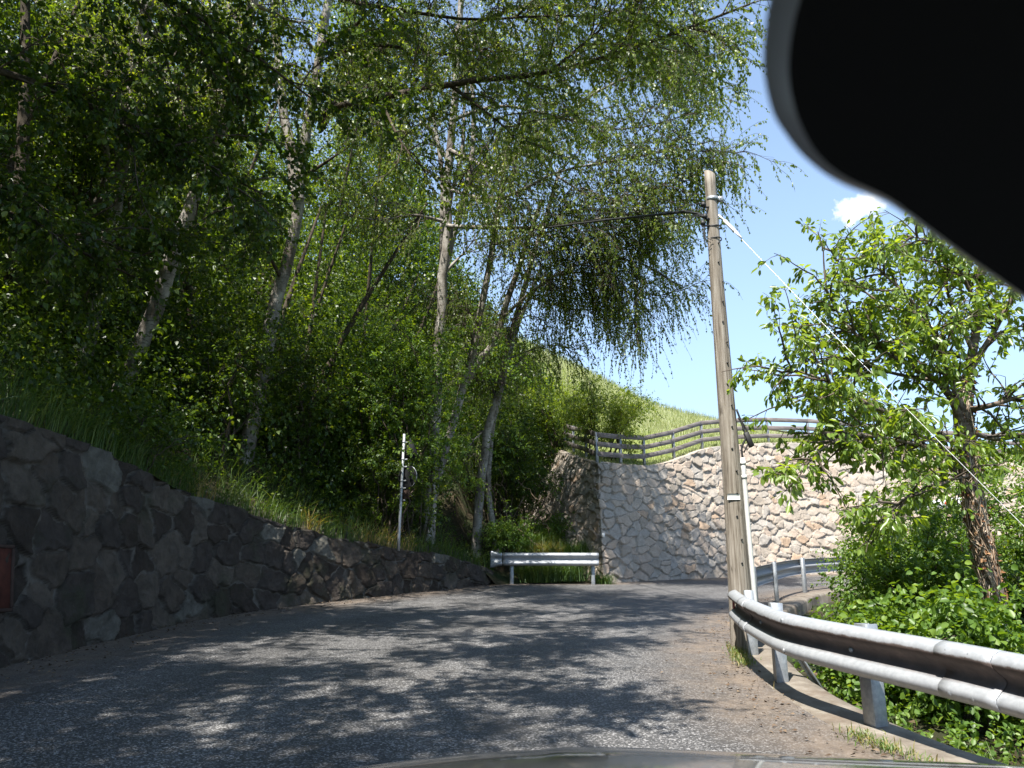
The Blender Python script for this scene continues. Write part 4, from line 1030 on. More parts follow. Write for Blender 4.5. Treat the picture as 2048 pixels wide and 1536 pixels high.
    curtain('birch_bough', 'short weeping birch bough just left of the pole below the cable', 1330, 1392, 425, 510, 15.4, 18, 5)
    curtain('birch_bough', 'weeping birch bough low over the shrub at the fence', 1015, 1120, 640, 860, 19.4, 26, 6)

    # trees beside the car whose crowns hang over the road
    def side_tree(label, x, y, h, seed, limbs, per=20, size=.085, n3=900):
        z = bank_z(x, y)[0][0]
        P = smooth_line([(x, y, z - .4), (x + .25, y, z + h * .35), (x + .5, y + .1, z + h * .7), (x + .7, y + .1, z + h)], 16)
        make_tree('maple_tree', label, BT, [(P, np.linspace(.24, .06, 16))], [(smooth_line(l, 14), .06) for l in limbs], seed, m_woodleaf, m_bark, n2=220, l2=(.7, 1.8), n3=n3, l3=(.3, .8),
                  per=per, size=size, auto=14, lauto=(1.6, 3.2), aut=(.45, 1.), kind='ellip', wr=.8, hang=.35, droop3=.12)
    side_tree('maple whose low boughs fill the top left corner over the road', -7.6, 6.2, 7.5, 41,
              [[(-7.2, 6.2, 6.2), (-5.8, 7.2, 6.6), (-4.6, 8.2, 6.5), (-3.2, 9.3, 6.1)], [(-7.1, 6.2, 7.4), (-5.5, 7.0, 8.2), (-3.9, 8.2, 8.0), (-2.6, 9.6, 7.6)],
               [(-7.2, 6.2, 5.6), (-6.6, 7.8, 5.7), (-5.8, 9.0, 5.4), (-5.0, 10.2, 5.2)], [(-7, 6.2, 8.6), (-5.6, 6.6, 9.8), (-4.0, 7.6, 10.2), (-2.6, 8.6, 9.8)],
               [(-7, 6.2, 8.4), (-5, 5.6, 9.6), (-3, 5, 10), (-1.0, 4.7, 9.7)], [(-7, 6.2, 8.8), (-5, 7, 10.2), (-3, 7.6, 10.8), (-.4, 8, 10.5)], [(-7, 6.2, 9), (-5, 6.2, 10.6), (-2.8, 6.2, 11), (-.6, 6.2, 10.6)]], n3=4200, size=.075)
    side_tree('maple standing on the bank beside the car, left of the frame', -7.4, 1.6, 8.0, 42,
              [[(-7.1, 1.6, 6.6), (-5.0, 2.0, 7.8), (-2.6, 2.6, 7.9), (-1.4, 3.0, 7.6)], [(-6.9, 1.6, 8.4), (-5.0, 2.4, 9.6), (-3.0, 3.6, 9.8), (-1.8, 4.2, 9.5)], [(-7, 1.6, 7.4), (-5.4, .6, 8.6), (-3.4, -.4, 9.0), (-2.0, -1, 8.8)]], n3=3200)
    side_tree('maple on the bank behind the car', -7.8, -2.6, 9.0, 43, [[(-7.4, -2.6, 7), (-5.4, -2, 8.8), (-3.2, -1.0, 9.2)], [(-7.2, -2.6, 9), (-5.2, -1.6, 10.8), (-3.2, -.2, 11.2)]], n3=2200)

    # the rest of the wood, dense and dark, reads as one mass
    rng = np.random.default_rng(77)
    def mass(x, y, z, st0, st1, per, size):
        P0 = np.stack([x, y, z], 1); n = len(P0); D = nrm(rng.normal(size=(n, 3)) + (0.3, -.2, .2)); K = 4; st = rng.uniform(st0, st1, n)
        tw = np.empty((n, K, 3)); tw[:, 0] = P0
        for k in range(1, K): D = nrm(D + rng.normal(size=(n, 3)) * .25 - (0, 0, .1)); tw[:, k] = tw[:, k - 1] + D * (st / (K - 1))[:, None]
        return foliage(rng, tw, per, size, .7, .35, tint=(0, 1))
    n = 90000; d = rng.uniform(1.5, 26, n); y = rng.uniform(4, 46, n); x = np.interp(y, LWs[:, 1], LWs[:, 0]) - d
    zb, dd = bank_z(x, y)
    hh = rng.uniform(0, 1, n) ** .8 * np.minimum(3.5 + .6 * d, 12)
    z = zb + hh
    clump = fbm(x * .4 + z * .3, y * .4 - z * .35, 15, 3)
    uu = x / np.maximum(y, .1); el = (z - 1.25) / np.maximum(y, .1)
    lim_u = np.interp(el, [.0, .25, .31, .40, .50, .60, .9], [.05, .05, -.02, -.08, -.15, -.21, -.26]) - .03 * rng.random(n)
    vis = (uu > -.95) & (el < 1.05)
    ok = vis & (clump > -.30) & (uu < lim_u) & (dd > 1.) & ~((d < 4) & (hh > 4)) & ~((y < 10) & (hh > 2.5) & (d < 6)) & ~((y < 16) & (hh > 1.6) & (d < 3.5) & (rng.random(n) > .35 * (y > 11)))
    ok &= rng.random(n) < np.where(y > 20, .75, .9)
    A = mass(x[ok], y[ok], z[ok], .5, 1.2, 9, .115)
    # the part of it that stands at the end of the meadow, behind the twin birch
    n = 24000; uu = rng.uniform(-.26, .072, n); y = rng.uniform(25, 36, n); x = uu * y
    elm = np.interp(uu, [-.25, -.15, -.08, -.016, .045, .075], [.92, .62, .43, .34, .26, .185]); el = .10 + (elm - .10) * rng.random(n) ** .8
    z = 1.25 + el * y; ok = (fbm(x * .5 + z * .3, y * .5 - z * .35, 18, 3) > -.5) & (el < elm - .05 * rng.random(n))
    B = mass(x[ok], y[ok], z[ok], .5, 1.2, 10, .12)
    # and the part standing beside and behind the car
    n = 5500; d = rng.uniform(2.2, 22, n); y = rng.uniform(-14, 7, n); x = np.interp(y, LWs[:, 1], LWs[:, 0]) - d; zb, dd = bank_z(x, y)
    z = zb + np.where(d < 4, 4.5, 0) + rng.random(n) * np.minimum(4.5 + .5 * d, 10); ok = (x < -.95 * y - 2) & (fbm(x * .4 + z * .3, y * .4, 19, 3) > -.2)
    Cc = mass(x[ok], y[ok], z[ok], .6, 1.4, 8, .20)
    n = 15000; d = rng.uniform(.9, 9, n); y = rng.uniform(5, 21, n); x = np.interp(y, LWs[:, 1], LWs[:, 0]) - d; zb, dd = bank_z(x, y); hh = rng.random(n) ** 1.3 * np.minimum(.35 + .55 * d, 2.6)
    ok = (fbm(x * .6 + 3, y * .6, 23, 3) > -.2) & (dd > .9); Dd = mass(x[ok], y[ok], zb[ok] + hh[ok], .35, .8, 9, .085)
    n = 16000; d = rng.uniform(3.2, 12, n); y = rng.uniform(8.5, 24, n); x = np.interp(y, LWs[:, 1], LWs[:, 0]) - d; zb, dd = bank_z(x, y); hh = 1.5 + rng.random(n) * np.minimum(1.2 + d, 8)
    ok = (fbm(x * .55 + zb * .4 + hh * .4, y * .55 - hh * .5, 29, 3) > .06) & (x / y < -.16); Ee = mass(x[ok], y[ok], zb[ok] + hh[ok], .4, .9, 10, .085)
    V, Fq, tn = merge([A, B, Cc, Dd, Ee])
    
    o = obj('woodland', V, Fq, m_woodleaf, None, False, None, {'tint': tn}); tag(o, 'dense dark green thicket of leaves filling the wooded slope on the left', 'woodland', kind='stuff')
    # bare poles and dead stems among it
    tv = []
    for k in range(46):
        yy = rng.uniform(8, 30); dd_ = rng.uniform(2, 16); xx = float(np.interp(yy, LWs[:, 1], LWs[:, 0])) - dd_
        if xx / yy > -.10: continue
        zz = bank_z(xx, yy)[0][0]; h = rng.uniform(4, 10); a = rng.normal(0, .18, 2)
        P = smooth_line([(xx, yy, zz - .3), (xx + a[0] * h * .3 + .2, yy + a[1] * h * .3, zz + h * .4), (xx + a[0] * h + .6, yy + a[1] * h, zz + h)], 10)
        tv.append(batch_tubes(P[None], np.linspace(rng.uniform(.05, .13), .03, 10)[None], 6))
    V, Fq, _ = merge(tv); o = obj('woodland_stems', V, Fq, m_bark, None, True); tag(o, 'many thin dark stems standing in the shade of the wooded slope', 'tree stems', kind='stuff')

    # shrubs one can tell apart
    def sh(label, x, y, seed, h, w, nm='shrub', **k):
        z = bank_z(x, y)[0][0]; make_shrub(nm, label, 'shrub', (x, y, z - .05), seed, h, w, **k)
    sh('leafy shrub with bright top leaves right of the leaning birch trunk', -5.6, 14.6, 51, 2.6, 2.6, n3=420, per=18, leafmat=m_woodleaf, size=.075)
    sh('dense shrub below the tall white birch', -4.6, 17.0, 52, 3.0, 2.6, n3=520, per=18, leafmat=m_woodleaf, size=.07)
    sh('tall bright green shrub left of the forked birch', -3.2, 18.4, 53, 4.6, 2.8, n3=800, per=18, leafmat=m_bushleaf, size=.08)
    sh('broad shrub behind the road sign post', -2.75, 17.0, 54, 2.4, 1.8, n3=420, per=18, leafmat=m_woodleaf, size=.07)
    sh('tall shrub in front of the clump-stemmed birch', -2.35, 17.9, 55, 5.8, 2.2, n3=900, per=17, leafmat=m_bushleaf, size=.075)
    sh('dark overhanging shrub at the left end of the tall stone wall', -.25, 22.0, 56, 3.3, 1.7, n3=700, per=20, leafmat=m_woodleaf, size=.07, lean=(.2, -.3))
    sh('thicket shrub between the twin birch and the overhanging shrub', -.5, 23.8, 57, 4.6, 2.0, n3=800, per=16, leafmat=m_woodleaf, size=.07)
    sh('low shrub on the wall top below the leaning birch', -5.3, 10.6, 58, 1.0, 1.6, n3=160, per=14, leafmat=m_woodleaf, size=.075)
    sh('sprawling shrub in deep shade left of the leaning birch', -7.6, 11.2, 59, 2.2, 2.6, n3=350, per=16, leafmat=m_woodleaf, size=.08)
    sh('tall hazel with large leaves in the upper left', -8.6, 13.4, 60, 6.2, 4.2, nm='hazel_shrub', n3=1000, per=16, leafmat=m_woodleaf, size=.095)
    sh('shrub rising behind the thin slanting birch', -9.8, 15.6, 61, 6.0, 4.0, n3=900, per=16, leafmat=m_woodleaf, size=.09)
    # shrub at the fence
    p = at(1215, 905, 22.4); make_shrub('fence_shrub', 'light green bushy shrub leaning over the fence at the wall corner', 'shrub', (p[0] - .15, p[1], 4.5), 62, 2.35, 2.0, n3=1100, per=20, leafmat=m_birchleaf, size=.06, kind='rhomb', wr=.55, hang=.35, lean=(.1, -.35), tint=(.15, 1.), n2=90)
    make_shrub('fence_shrub', 'small shrub behind the left end of the fence', 'shrub', (1.6, 25.2, 5.4), 63, 2.2, 2.2, n3=700, per=16, leafmat=m_birchleaf, size=.06, kind='rhomb', wr=.55)
build_wood()

# ------------------------------------------------------------------ grass and weeds
def build_grass():
    rng = np.random.default_rng(9)
    # long grass along the top of the roadside wall
    n = 5600; i = rng.integers(0, len(LWs), n); y = rng.uniform(4, 20, n); xb = np.interp(y, LWs[:, 1], LWs[:, 0]); Hh = np.interp(y, LWs[:, 1], LWh)
    d = rng.random(n) ** 3.0 * 2.2 + .04
    x = xb - .12 * Hh - d; z = bank_z(x, y)[0]
    keep = (fbm(x * .8, y * .8, 33, 3) > -.22 + .25 * (y > 17)) | (d < .5); x, y, z, d = x[keep], y[keep], z[keep], d[keep]
    near = d < .55
    h = np.where(near, rng.uniform(.25, .7, len(x)), rng.uniform(.3, .95, len(x)))
    V, Fq, tn = blades(rng, np.stack([x, y, z - .03], 1), h, .011, .95, (.75, -.15, 0), (0, .8))
    dry = fbm(x * .9, y * .9, 44, 2) > .18; tn = np.clip(tn + np.repeat(np.where(dry & near, .45, 0), 3), 0, 1)
    tag(obj('bank_grass', V, Fq, m_grass, None, False, None, {'tint': tn}), 'long grass hanging over the top edge of the dark roadside wall', 'grass', kind='stuff')
    # weeds with leaves on the bank
    n = 2600; y = rng.uniform(7, 21, n); x = np.interp(y, LWs[:, 1], LWs[:, 0]) - .4 - rng.random(n) * 5; z = bank_z(x, y)[0]
    K = 4; tw = np.empty((n, K, 3)); D = nrm(rng.normal(size=(n, 3)) * .5 + (0.2, 0, 1)); L = rng.uniform(.2, .7, n)
    tw[:, 0] = np.stack([x, y, z], 1)
    for k in range(1, K): D = nrm(D + rng.normal(size=(n, 3)) * .25 - (0, 0, .15)); tw[:, k] = tw[:, k - 1] + D * (L / 3)[:, None]
    V, Fq, tn = foliage(rng, tw, 9, .07, .6, .2, 'rhomb')
    tag(obj('bank_weeds', V, Fq, m_woodleaf, None, False, None, {'tint': tn}), 'low leafy weeds covering the ground under the birches', 'weeds', kind='stuff')
    # gully: arching tussocks and ferns behind the short guardrail
    def tuft(x, y, z, n, h, label, cat='grass tuft', name='grass_tussock', sp=.22, lean=1., tint=(.1, .8)):
        P = np.column_stack([x + rng.normal(0, sp, n), y + rng.normal(0, sp * .8, n), np.full(n, z)])
        V, Fq, tn = blades(rng, P, rng.uniform(.5, 1.1, n) * h, .014, lean, None, tint)
        V[:, :] = V; r = tag(obj(name, V, Fq, m_grass, None, False, None, {'tint': tn}), label, cat)
    tuft(.62, 20.0, 1.12, 900, .75, 'large arching grass tussock left of centre behind the short guardrail', sp=.20)
    tuft(1.35, 20.15, 1.15, 900, .72, 'green grass tussock right of centre behind the short guardrail', sp=.28, tint=(.1, .55))
    tuft(1.0, 20.9, 1.75, 700, .6, 'straw-coloured grass tussock above the short guardrail', sp=.20, tint=(.7, 1.))
    tuft(1.65, 20.8, 1.7, 800, .65, 'fresh green grass tussock at the foot of the shaded wall face', sp=.28, tint=(.1, .6))
    tuft(.55, 21.4, 1.9, 700, .9, 'tall arching grass tussock highest up the gully', sp=.3, tint=(.05, .7))
    tuft(2.25, 19.75, 1.08, 260, .35, 'small grass tussock beside the right post of the short guardrail', sp=.12, tint=(.1, .6))
    make_shrub('fern', 'bright green ferny plant at the left end of the short guardrail', 'plant', (-.15, 20.3, 1.55), 71, 1.1, .9, n3=260, per=16, size=.06, leafmat=m_bushleaf, hang=.15)
    make_shrub('fern', 'leafy plant at the back of the gully beside the shaded wall face', 'plant', (1.2, 22.0, 1.9), 72, .9, 1.1, n3=240, per=14, size=.07, leafmat=m_bushleaf, hang=.15)
    # exposed roots and dead brush under the twin birch
    tv = []
    for k in range(44):
        u = rng.uniform(960, 1110); v = rng.uniform(930, 1050); p = at(u, v, rng.uniform(20.9, 22.4))
        P = p + np.cumsum(np.vstack([[0, 0, 0], rng.normal(size=(6, 3)) * .07 + (rng.normal() * .05, 0, -.11)]), 0); tv.append(batch_tubes(P[None], np.linspace(rng.uniform(.01, .03), .006, 7)[None], 5))
    V, Fq, _ = merge(tv); tag(obj('exposed_roots', V, Fq, m_root, None, True), 'tangle of pale exposed roots and dead sticks in the gully under the twin birch', 'roots', kind='stuff')
    # weeds along the kerb
    n = 3200; s = rng.uniform(0, 1, n); L = resample(KERBs[(KERBs[:, 1] > 3.5) & (KERBs[:, 1] < 9.4)], n=400); k = (s * 399).astype(int)
    off = rng.normal(-.10, .05, n); T = nrm(np.gradient(L, axis=0))[k]; P = L[k] + np.stack([T[:, 1], -T[:, 0]], 1) * off[:, None]
    w = fbm(P[:, 1] * 1.6, P[:, 0] * 0, 8, 4) + .30 * sstep(7.0, 8.2, P[:, 1]) > rng.uniform(.0, .45, n); P = P[w]
    V, Fq, tn = blades(rng, np.column_stack([P, road_z(P[:, 1]) + .012]), rng.uniform(.02, .085, len(P)), .007, 1., None, (.45, 1.))
    tag(obj('kerb_weeds', V, Fq, m_grass, None, False, None, {'tint': tn}), 'yellowish tufts of weeds growing along the kerb by the pole', 'weeds', kind='stuff')
    # fallen leaves and grit along both edges of the road
    n = 2600; y = rng.uniform(3, 20, n); left = rng.random(n) < .55
    xl = np.interp(y, LWs[:, 1], LWs[:, 0]) + .06 + np.abs(rng.normal(0, .38, n)); xr = np.interp(y, KERBs[:, 1], KERBs[:, 0]) - .05 - np.abs(rng.normal(0, .30, n)); x = np.where(left, xl, xr)
    D = rng.normal(size=(n, 3)); D[:, 2] *= .15; L_ = rng.uniform(.012, .045, n)
    V, Fq, k = leaves(rng, np.stack([x, y, road_z(y) + .016], 1), D, rng.normal(size=(n, 3)) * .3 + (0, 0, 1.), L_, L_ * .6)
    tag(obj('road_litter', V, Fq, m_litter, None, False, None, {'tint': rng.random(n)}), 'small fallen leaves and grit along the edges of the road', 'leaf litter', kind='stuff')
build_grass()

# ------------------------------------------------------------------ right-hand side: cherry tree, bushes, ground cover
def build_right():
    Y = 8.6
    rng = np.random.default_rng(21)
    def rz(x, y):
        d, s, _ = sdist(np.array([[x, y]]), KERBs); return float(right_z(np.array([x]), np.array([y]), d)[0])
    tp = px_line([(2012, 1450, Y), (1996, 1340, Y), (1992, 1250, Y), (1985, 1180, Y), (1968, 1110, Y), (1950, 1020, Y), (1938, 940, Y), (1930, 860, Y), (1925, 800, Y + .05), (1938, 740, Y + .1), (1950, 680, Y + .1), (1958, 600, Y + .1), (1965, 520, Y + .1), (1985, 430, Y)], 30)
    tr = np.interp(np.linspace(0, 1, 30), [0, .1, .45, .6, .68, 1], [.115, .092, .084, .076, .055, .026])
    L = [lim((1932, 870, Y), (1905, 800, Y - .1), (1880, 765, Y - .1), (1830, 735, Y - .2), (1760, 700, Y - .3), (1690, 650, Y - .4), (1650, 570, Y - .5), r=.045),
         lim((1930, 840, Y), (1880, 700, Y - .3), (1840, 620, Y - .5), (1780, 560, Y - .6), (1725, 510, Y - .7), r=.035),
         lim((1932, 900, Y), (1850, 850, Y - .4), (1760, 820, Y - .6), (1680, 775, Y - .8), (1630, 752, Y - .9), (1555, 732, Y - 1.), r=.035),
         lim((1936, 930, Y), (1860, 880, Y + .3), (1760, 840, Y + .5), (1680, 815, Y + .6), (1600, 800, Y + .6), r=.03),
         lim((1936, 930, Y), (1870, 900, Y - .3), (1790, 880, Y - .7), (1700, 870, Y - .9), (1640, 900, Y - 1), (1590, 940, Y - 1.), r=.03),
         lim((1940, 950, Y), (1900, 960, Y - .5), (1860, 980, Y - .8), (1800, 1000, Y - 1), (1760, 1040, Y - 1.1), r=.022),
         lim((1940, 740, Y), (1990, 660, Y), (2040, 560, Y - .1), (2090, 470, Y - .2), r=.04),
         lim((1932, 820, Y), (1985, 810, Y - .3), (2050, 790, Y - .5), (2140, 770, Y - .6), r=.04),
         lim((1945, 700, Y), (1900, 600, Y + .2), (1880, 540, Y + .3), (1850, 480, Y + .3), r=.03),
         lim((1955, 620, Y), (1920, 540, Y - .2), (1880, 490, Y - .4), (1810, 470, Y - .5), r=.025),
         lim((1932, 860, Y), (2000, 880, Y + .5), (2080, 860, Y + .8), (2160, 850, Y + 1), r=.03),
         lim((1945, 720, Y), (1860, 690, Y + .5), (1780, 620, Y + .7), (1700, 560, Y + .8), (1660, 500, Y + .8), r=.028),
         lim((1960, 560, Y), (2010, 480, Y + .2), (2060, 400, Y + .3), r=.025),
         lim((1938, 760, Y), (1860, 760, Y + .2), (1780, 745, Y + .2), (1700, 720, Y + .1), (1600, 690, Y), r=.028)]
    root = make_tree('cherry_tree', 'cherry tree with a vine-wrapped trunk behind the right-hand guardrail', 'tree', [(np.vstack([tp[:1] - (0, 0, .4), tp]), np.concatenate([[.17], tr]))], L, 22, m_cherryleaf, m_cherry,
                     n2=330, l2=(.3, .85), n3=1750, l3=(.10, .28), per=8, size=.094, kind='ellip', wr=.46, hang=.42, droop2=.02, droop3=.12, up2=.1, t3=.35, tint=(.1, .95), sides=14, bare=0, K3=4)
    # dead vine strands round the trunk
    V, Fl, tn = [], [], []; tv = []
    for k in range(250):
        t0 = rng.uniform(.14, .55); ln = rng.uniform(.03, .14); t = np.linspace(t0, min(t0 + ln, .62), 8) * 29
        c = np.stack([np.interp(t, np.arange(30), tp[:, q]) for q in range(3)], 1); r = np.interp(t, np.arange(30), tr)
        a = rng.uniform(0, 2 * PI) + np.linspace(0, rng.normal(0, 1.6), 8); rr = r + rng.uniform(.0, .022) + np.linspace(0, rng.uniform(0, .05), 8) * (rng.random() < .35)
        P = c + np.stack([np.cos(a) * rr, np.sin(a) * rr, np.zeros(8)], 1)
        v = batch_tubes(P[None], np.full((1, 8), rng.uniform(.003, .008)), 4); tv.append((v[0], v[1], np.full(len(v[1]), rng.random())))
    V, Fq, tn = merge(tv); tag(obj('dead_vine', V, Fq, m_vine, root, True, None, {'tint': tn}), 'tangle of dead vine stems', None)
    n = 520; t = rng.uniform(.18, .66, n) * 29; c = np.stack([np.interp(t, np.arange(30), tp[:, q]) for q in range(3)], 1); r = np.interp(t, np.arange(30), tr)
    a = rng.uniform(0, 2 * PI, n); o_ = np.stack([np.cos(a), np.sin(a), np.zeros(n)], 1)
    D = nrm(o_ * .5 + rng.normal(size=(n, 3)) * .6 - (0, 0, .5)); V, Fq, k = leaves(rng, c + o_ * (r + .012)[:, None], D, rng.normal(size=(n, 3)), rng.uniform(.03, .07, n), rng.uniform(.02, .045, n))
    obj('withered_leaves', V, Fq, m_dead, root, False, None, {'tint': rng.random(n)})

    def bush(label, u, y, h, w, seed, name='bush', dz=0., **k):
        x = (u - 1024) / F * y / .99 * 1.03; z = rz(x, y) - .05 + dz
        make_shrub(name, label, 'bush', (x, y, z), seed, h, w, **k)
    bush('bright green bush right behind the near guardrail, left of the cherry trunk', 1762, 10.7, 1.75, 1.5, 81, n3=900, per=20, size=.06, n2=110, nst=16, wr=.62)
    bush('rounded bush below the far guardrail with small pale leaves', 1745, 11.6, 1.75, 1.3, 82, n3=700, per=18, size=.05, nst=14, wr=.6)
    bush('narrow upright bush reaching up to the white direction sign', 1862, 11.6, 2.55, 1.0, 83, n3=600, per=18, size=.055, nst=12, wr=.6)
    bush('dark dense bush behind the cherry trunk', 1990, 11.4, 2.3, 1.9, 84, n3=900, per=18, size=.07, nst=14, leafmat=m_woodleaf)
    bush('large bush at the right edge beyond the cherry tree', 2120, 11.2, 2.6, 1.8, 85, n3=900, per=18, size=.07, nst=14)
    bush('tall leafy bush high at the right edge in front of the wall', 2045, 15.8, 4.5, 2.3, 86, n3=900, per=16, size=.085, nst=16, tint=(.3, 1.))
    bush('yellow-green bush at the bottom right corner', 2120, 6.4, 1.1, 1.1, 87, n3=400, per=16, size=.05, tint=(.4, 1.))
    bush('broad-leaved bush under the near guardrail', 1830, 6.9, .95, 1.1, 88, n3=520, per=16, size=.068, nst=16, wr=.75, hang=.35)
    bush('small broad-leaved bush beside the third guardrail post', 1690, 7.5, .75, .8, 89, n3=300, per=14, size=.06, wr=.75)
    bush('leafy bush at the foot of the cherry trunk', 1905, 7.9, .55, .8, 90, n3=360, per=16, size=.06, wr=.7)
    # ground cover and grass on the slope
    n = 4200; x = rng.uniform(2.4, 8.5, n); y = rng.uniform(3.6, 14, n); d, s, _ = sdist(np.stack([x, y], 1), KERBs); ok = (s < 0) & (d > .5) & (fbm(x * .9, y * .9, 61, 3) > -.12); x, y, d = x[ok], y[ok], d[ok]; n = len(x)
    z = right_z(x, y, d); K = 4; tw = np.empty((n, K, 3)); D = nrm(rng.normal(size=(n, 3)) * .5 + (0, 0, 1.)); Ls = rng.uniform(.10, .40, n); tw[:, 0] = np.stack([x, y, z], 1)
    for k in range(1, K): D = nrm(D + rng.normal(size=(n, 3)) * .3 - (0, 0, .2)); tw[:, k] = tw[:, k - 1] + D * (Ls / 3)[:, None]
    V, Fq, tn = foliage(rng, tw, 8, .055, .7, .25, 'ellip')
    tag(obj('ground_cover', V, Fq, m_bushleaf, None, False, None, {'tint': tn}), 'low leafy ground cover on the slope below the right guardrail', 'ground cover', kind='stuff')
    n = 9000; x = rng.uniform(2.4, 7, n); y = rng.uniform(3.2, 8.4, n); d, s, _ = sdist(np.stack([x, y], 1), KERBs); ok = (s < 0) & (d > .42) & (fbm(x * .7, y * .7, 62, 3) > -.15 + .5 * (y > 6.6)); x, y, d = x[ok], y[ok], d[ok]
    V, Fq, tn = blades(rng, np.stack([x, y, right_z(x, y, d) - .01], 1), rng.uniform(.08, .32, len(x)), .008, .8, None, (.2, .85))
    tag(obj('slope_grass', V, Fq, m_grass, None, False, None, {'tint': tn}), 'fresh green grass on the slope in the bottom right corner', 'grass', kind='stuff')
    n = 700; x = rng.uniform(2.3, 4.6, n); y = rng.uniform(4.5, 9, n); d, s, _ = sdist(np.stack([x, y], 1), KERBs); ok = (s < 0) & (d > .40) & (d < 2); x, y, d = x[ok], y[ok], d[ok]; n = len(x)
    D = rng.normal(size=(n, 3)); D[:, 2] *= .3; V, Fq, k = leaves(rng, np.stack([x, y, right_z(x, y, d) + .015], 1), D, rng.normal(size=(n, 3)) * .5 + (0, 0, 1.), rng.uniform(.04, .09, n), rng.uniform(.03, .05, n))
    tag(obj('leaf_litter', V, Fq, m_litter, None, False, None, {'tint': rng.random(n)}), 'dead brown leaves scattered on the soil beside the kerb', 'leaf litter', kind='stuff')
build_right()
# ------------------------------------------------------------------ the car the photograph was taken from
def build_car():
    root = empty('car', (.5, 1.2, .4), 'dark grey car around the viewer, with bonnet edge below and black mirror above', 'car')
    # bonnet
    px = [(300, 1600), (560, 1556), (700, 1535), (800, 1522), (900, 1511), (1000, 1503), (1075, 1499.5), (1105, 1496), (1150, 1494.5), (1250, 1495), (1400, 1500), (1600, 1510), (1800, 1519), (2048, 1530), (2300, 1545), (2480, 1580)]
    ys = 1.98
    q = np.array([at(u, v, ys) for u, v in px]); pr = catmull(q[:, [0, 2]], 5)
    Y = np.concatenate([np.linspace(.75, 2.3, 22), [2.42, 2.52, 2.58, 2.60]]); prof = -.24 * (Y - (ys - .38)) ** 2 + .24 * .38 ** 2
    prof[-4:] += [-.02, -.07, -.16, -.30]
    n = len(pr); m = len(Y)
    V = []
    for i in range(n):
        for j in range(m): V.append((pr[i, 0] * (1 - .06 * max(0, (Y[j] - 1.6))), Y[j], pr[i, 1] + prof[j]))
    V = np.array(V); 
    # wings going down at both sides
    W = V.reshape(n, m, 3); l0 = W[0] + (-.06, 0, -.06); l1 = W[0] + (-.09, 0, -.45); r0 = W[-1] + (.06, 0, -.06); r1 = W[-1] + (.09, 0, -.45)
    W = np.concatenate([l1[None], l0[None], W, r0[None], r1[None]], 0); n += 4
    i = np.arange(n * m).reshape(n, m)
    Fq = np.stack([i[:-1, :-1], i[1:, :-1], i[1:, 1:], i[:-1, 1:]], -1).reshape(-1, 4)
    o = obj('bonnet', W.reshape(-1, 3), Fq, m_paint, root, True); md = o.modifiers.new('sheet', 'SOLIDIFY'); md.thickness = .004; md.offset = -1
    # roof, windscreen header and pillars round the viewer
    xs = np.linspace(-.72, 1.62, 17); Yr = np.array([.34, .28, .1, -.2, -.7, -1.3, -1.8]); zr = np.array([1.60, 1.615, 1.64, 1.67, 1.69, 1.67, 1.60])
    W = np.array([[(x, y, z - .10 * (abs(x - .45) / 1.17) ** 4) for y, z in zip(Yr, zr)] for x in xs]); n2, m2 = len(xs), len(Yr); i = np.arange(n2 * m2).reshape(n2, m2)
    o = obj('roof', W.reshape(-1, 3), np.stack([i[:-1, :-1], i[:-1, 1:], i[1:, 1:], i[1:, :-1]], -1).reshape(-1, 4), m_paint, root, True); md = o.modifiers.new('sheet', 'SOLIDIFY'); md.thickness = .05; md.offset = 0
    for s in (-.80, 1.70):
        mb = MB(); mb.tube(catmull([(s, 1.25, .82), (s + (.04 if s < 0 else -.04), .75, 1.2), (s + (.08 if s < 0 else -.08), .34, 1.52), (s + (.09 if s < 0 else -.09), -.3, 1.57), (s + (.08 if s < 0 else -.08), -1.2, 1.57)], 5), .045, 8); mb.build('pillar', m_paint, root, True)
    # rear-view mirror: rounded housing with a chamfered rim
    dd = .235
    out = [(1640, -240), (1585, -120), (1545, -20), (1530, 60), (1527, 140), (1544, 222), (1572, 270), (1602, 308), (1645, 345), (1690, 371), (1740, 391), (1790, 416), (1900, 497), (2048, 600), (2300, 775), (2600, 985), (2760, 1060), (2960, 1000),
           (3060, 780), (3040, 520), (2900, 300), (2600, 60), (2300, -150), (2080, -270), (1900, -330), (1780, -330), (1700, -300)]
    inn = [(1690, -185), (1640, -95), (1600, 0), (1582, 75), (1577, 150), (1590, 220), (1608, 265), (1632, 305), (1668, 340), (1705, 363), (1750, 384), (1796, 410), (1905, 492), (2050, 594), (2302, 768), (2600, 972), (2755, 1045), (2940, 990),
           (3035, 778), (3018, 530), (2886, 318), (2590, 78), (2292, -130), (2074, -248), (1900, -300), (1800, -290), (1740, -245)]
    def P(l, d): return [CAM + ray(u, v) * d for u, v in l]
    a = catmull(P(inn + inn[:1], dd), 4)[:-1]; b = catmull(P(out + out[:1], dd + .006), 4)[:-1]
    ax = nrm(b.mean(0) - CAM); cen = b.mean(0); c = cen + (b - cen) * .985 + ax * .020; d_ = cen + (b - cen) * .80 + ax * .036
    k = len(a)
    obj('mirror_housing', np.vstack([a]), [list(range(k))[::-1]], m_mirror, root)
    Fl = [[s * k + i, s * k + (i + 1) % k, (s + 1) * k + (i + 1) % k, (s + 1) * k + i] for s in range(3) for i in range(k)] + [[3 * k + i for i in range(k)]]
    obj('mirror_rim', np.vstack([a, b, c, d_]), Fl, m_rim, root, False)
    mb = MB(); e = d_.mean(0); mb.tube([e, e + (0, .03, .03), e + (0, .09, .07)], [.012, .011, .02], 10); mb.build('mirror_arm', m_mirror, root)
build_car()

